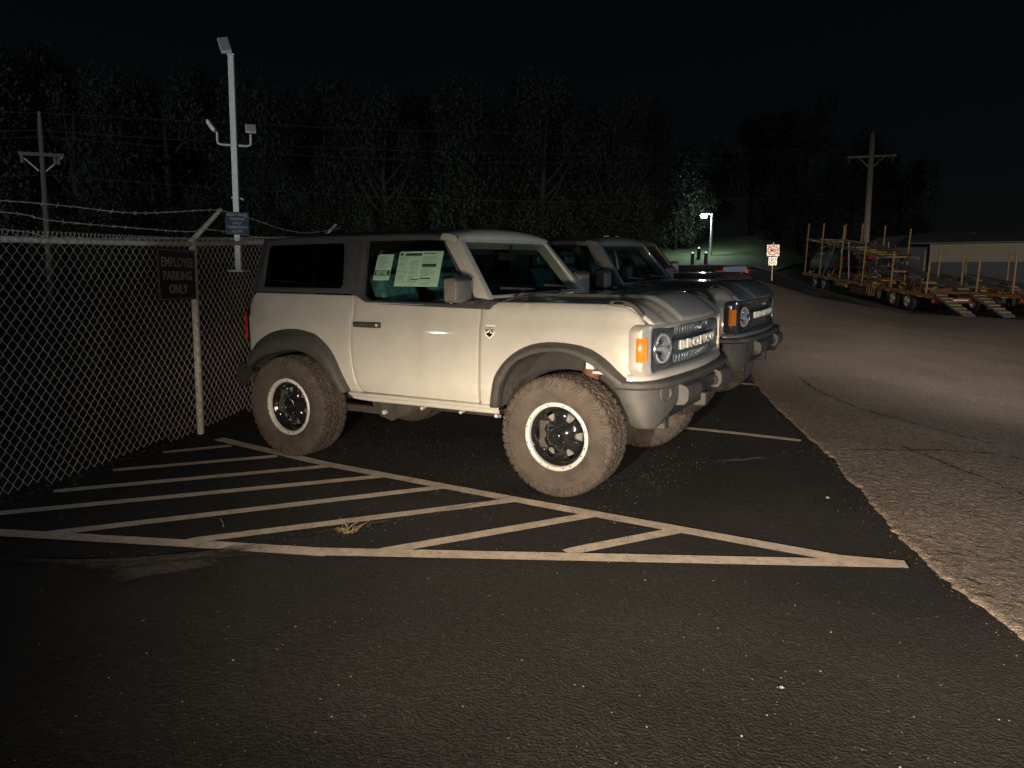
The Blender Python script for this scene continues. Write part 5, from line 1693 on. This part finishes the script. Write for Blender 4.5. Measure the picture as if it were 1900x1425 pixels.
for s in (-1, 1):
    MB().prism([(-1.55, .92), (-1.45, 1.5), (-.35, 1.52), (-.35, .92)], *sorted((s * .885, s * .89))).obj('window', CARGL, vn)
    MB().prism([(-.25, .92), (-.25, 1.52), (1.05, 1.5), (1.55, .95)], *sorted((s * .885, s * .89))).obj('window', CARGL, vn)
    for x in (-1.2, 1.5):
        MB().lathe([(.20, -.1), (.32, -.09), (.34, 0), (.32, .09), (.2, .1), (.0001, .08)], 20, Matrix.Translation((x, s * .78, .30)) @ Matrix.Rotation(R(90 * s), 4, 'Z')).obj('wheel', UNDER, vn)
    MB().box(-1.97, -1.93, *sorted((s * .6, s * .84)), .72, .92).obj('tail_light', REDL, vn)
MB().prism([(-1.965, .95), (-1.80, 1.5), (-1.79, 1.5), (-1.955, .95)], -.72, .72).obj('rear_window', CARGL, vn)
kb = MB().loft([[(x, y, H(x, y) + z) for z, dx in ((0, 0), (.14, 0), (.14, .2), (0, .2)) for x, y in ((1.2 - 5.6 * t + dx * .8 - 1.2, 35.4 + 8.9 * t + dx * .5),)] for t in [k / 14 for k in range(-8, 15)]])
tag(kb.obj('kerb', CONC, sharp=30), kind='structure')

BLUEP3 = mat('bluish_lit_paint', (.13, .17, .27), .35, coat=.6)  # truck's dark blue lightened, standing in for bluish light on the tailgate
# ================================================================== PICKUP BEYOND THE RED SUV
pk = empty('pickup_truck', (1.22, 9.75, 0), label='dark pickup truck seen tail-first beyond the dark red suv', cat='pickup truck')
place(pk, 1.22, 9.55)
# local x=0 at the tailgate, nose towards -X
for s in (-1, 1):
    MB().prism([(0, .62), (0, 1.42), (-1.95, 1.42), (-1.95, .62)], *sorted((s * .90, s * 1.0))).obj('bed_side', GLOSSB, pk, bevel=.02)
    MB().box(-.14, .012, *sorted((s * .84, s * 1.005)), 1.0, 1.36).obj('tail_light', REDL, pk, bevel=.01)
    for x in (-1.15, -4.75):
        MB().lathe([(.26, -.14), (.37, -.12), (.40, 0), (.37, .12), (.26, .14), (.22, .06), (.0001, .08)], 28, Matrix.Translation((x, s * .86, .40)) @ Matrix.Rotation(R(90 * s), 4, 'Z')).obj('wheel', RUBBER, pk, sharp=40)
    MB().prism([(-2.30, 1.22), (-2.42, 1.80), (-3.75, 1.80), (-4.25, 1.22)], *sorted((s * .93, s * .945))).obj('side_window', CARGL, pk)
    MB().box(-2.62, -2.52, *sorted((s * .20, s * .32)), 2.0, 2.04).obj('roof_marker_lamp', REFW, pk, bevel=.01)
    MB().box(-4.2, -4.05, *sorted((s * 1.0, s * 1.24)), 1.15, 1.38).obj('side_mirror', CHROME, pk, bevel=.03)
MB().box(-1.95, -.02, -.9, .9, .62, .72).obj('bed_floor', GLOSSB, pk)
MB().box(-.045, .0, -.845, .845, .68, 1.42).obj('tailgate', BLUEP3, pk, bevel=.015)
MB().box(.001, .012, -.80, .80, .74, .98).obj('tailgate_band', BLUEP2, pk, bevel=.004)
MB().prism([(-1.98, .60), (-1.98, 1.20), (-2.12, 1.92), (-2.4, 1.98), (-3.7, 1.97), (-4.5, 1.25), (-5.9, 1.12), (-5.98, .60)], -.93, .93).obj('cab', BLUEP, pk, bevel=.05)
MB().box(-1.985, -1.97, -.7, .7, 1.45, 1.82).obj('rear_window', CARGL, pk)
MB().box(.02, .17, -.98, .98, .48, .66).obj('rear_bumper', CHROME, pk, bevel=.03)
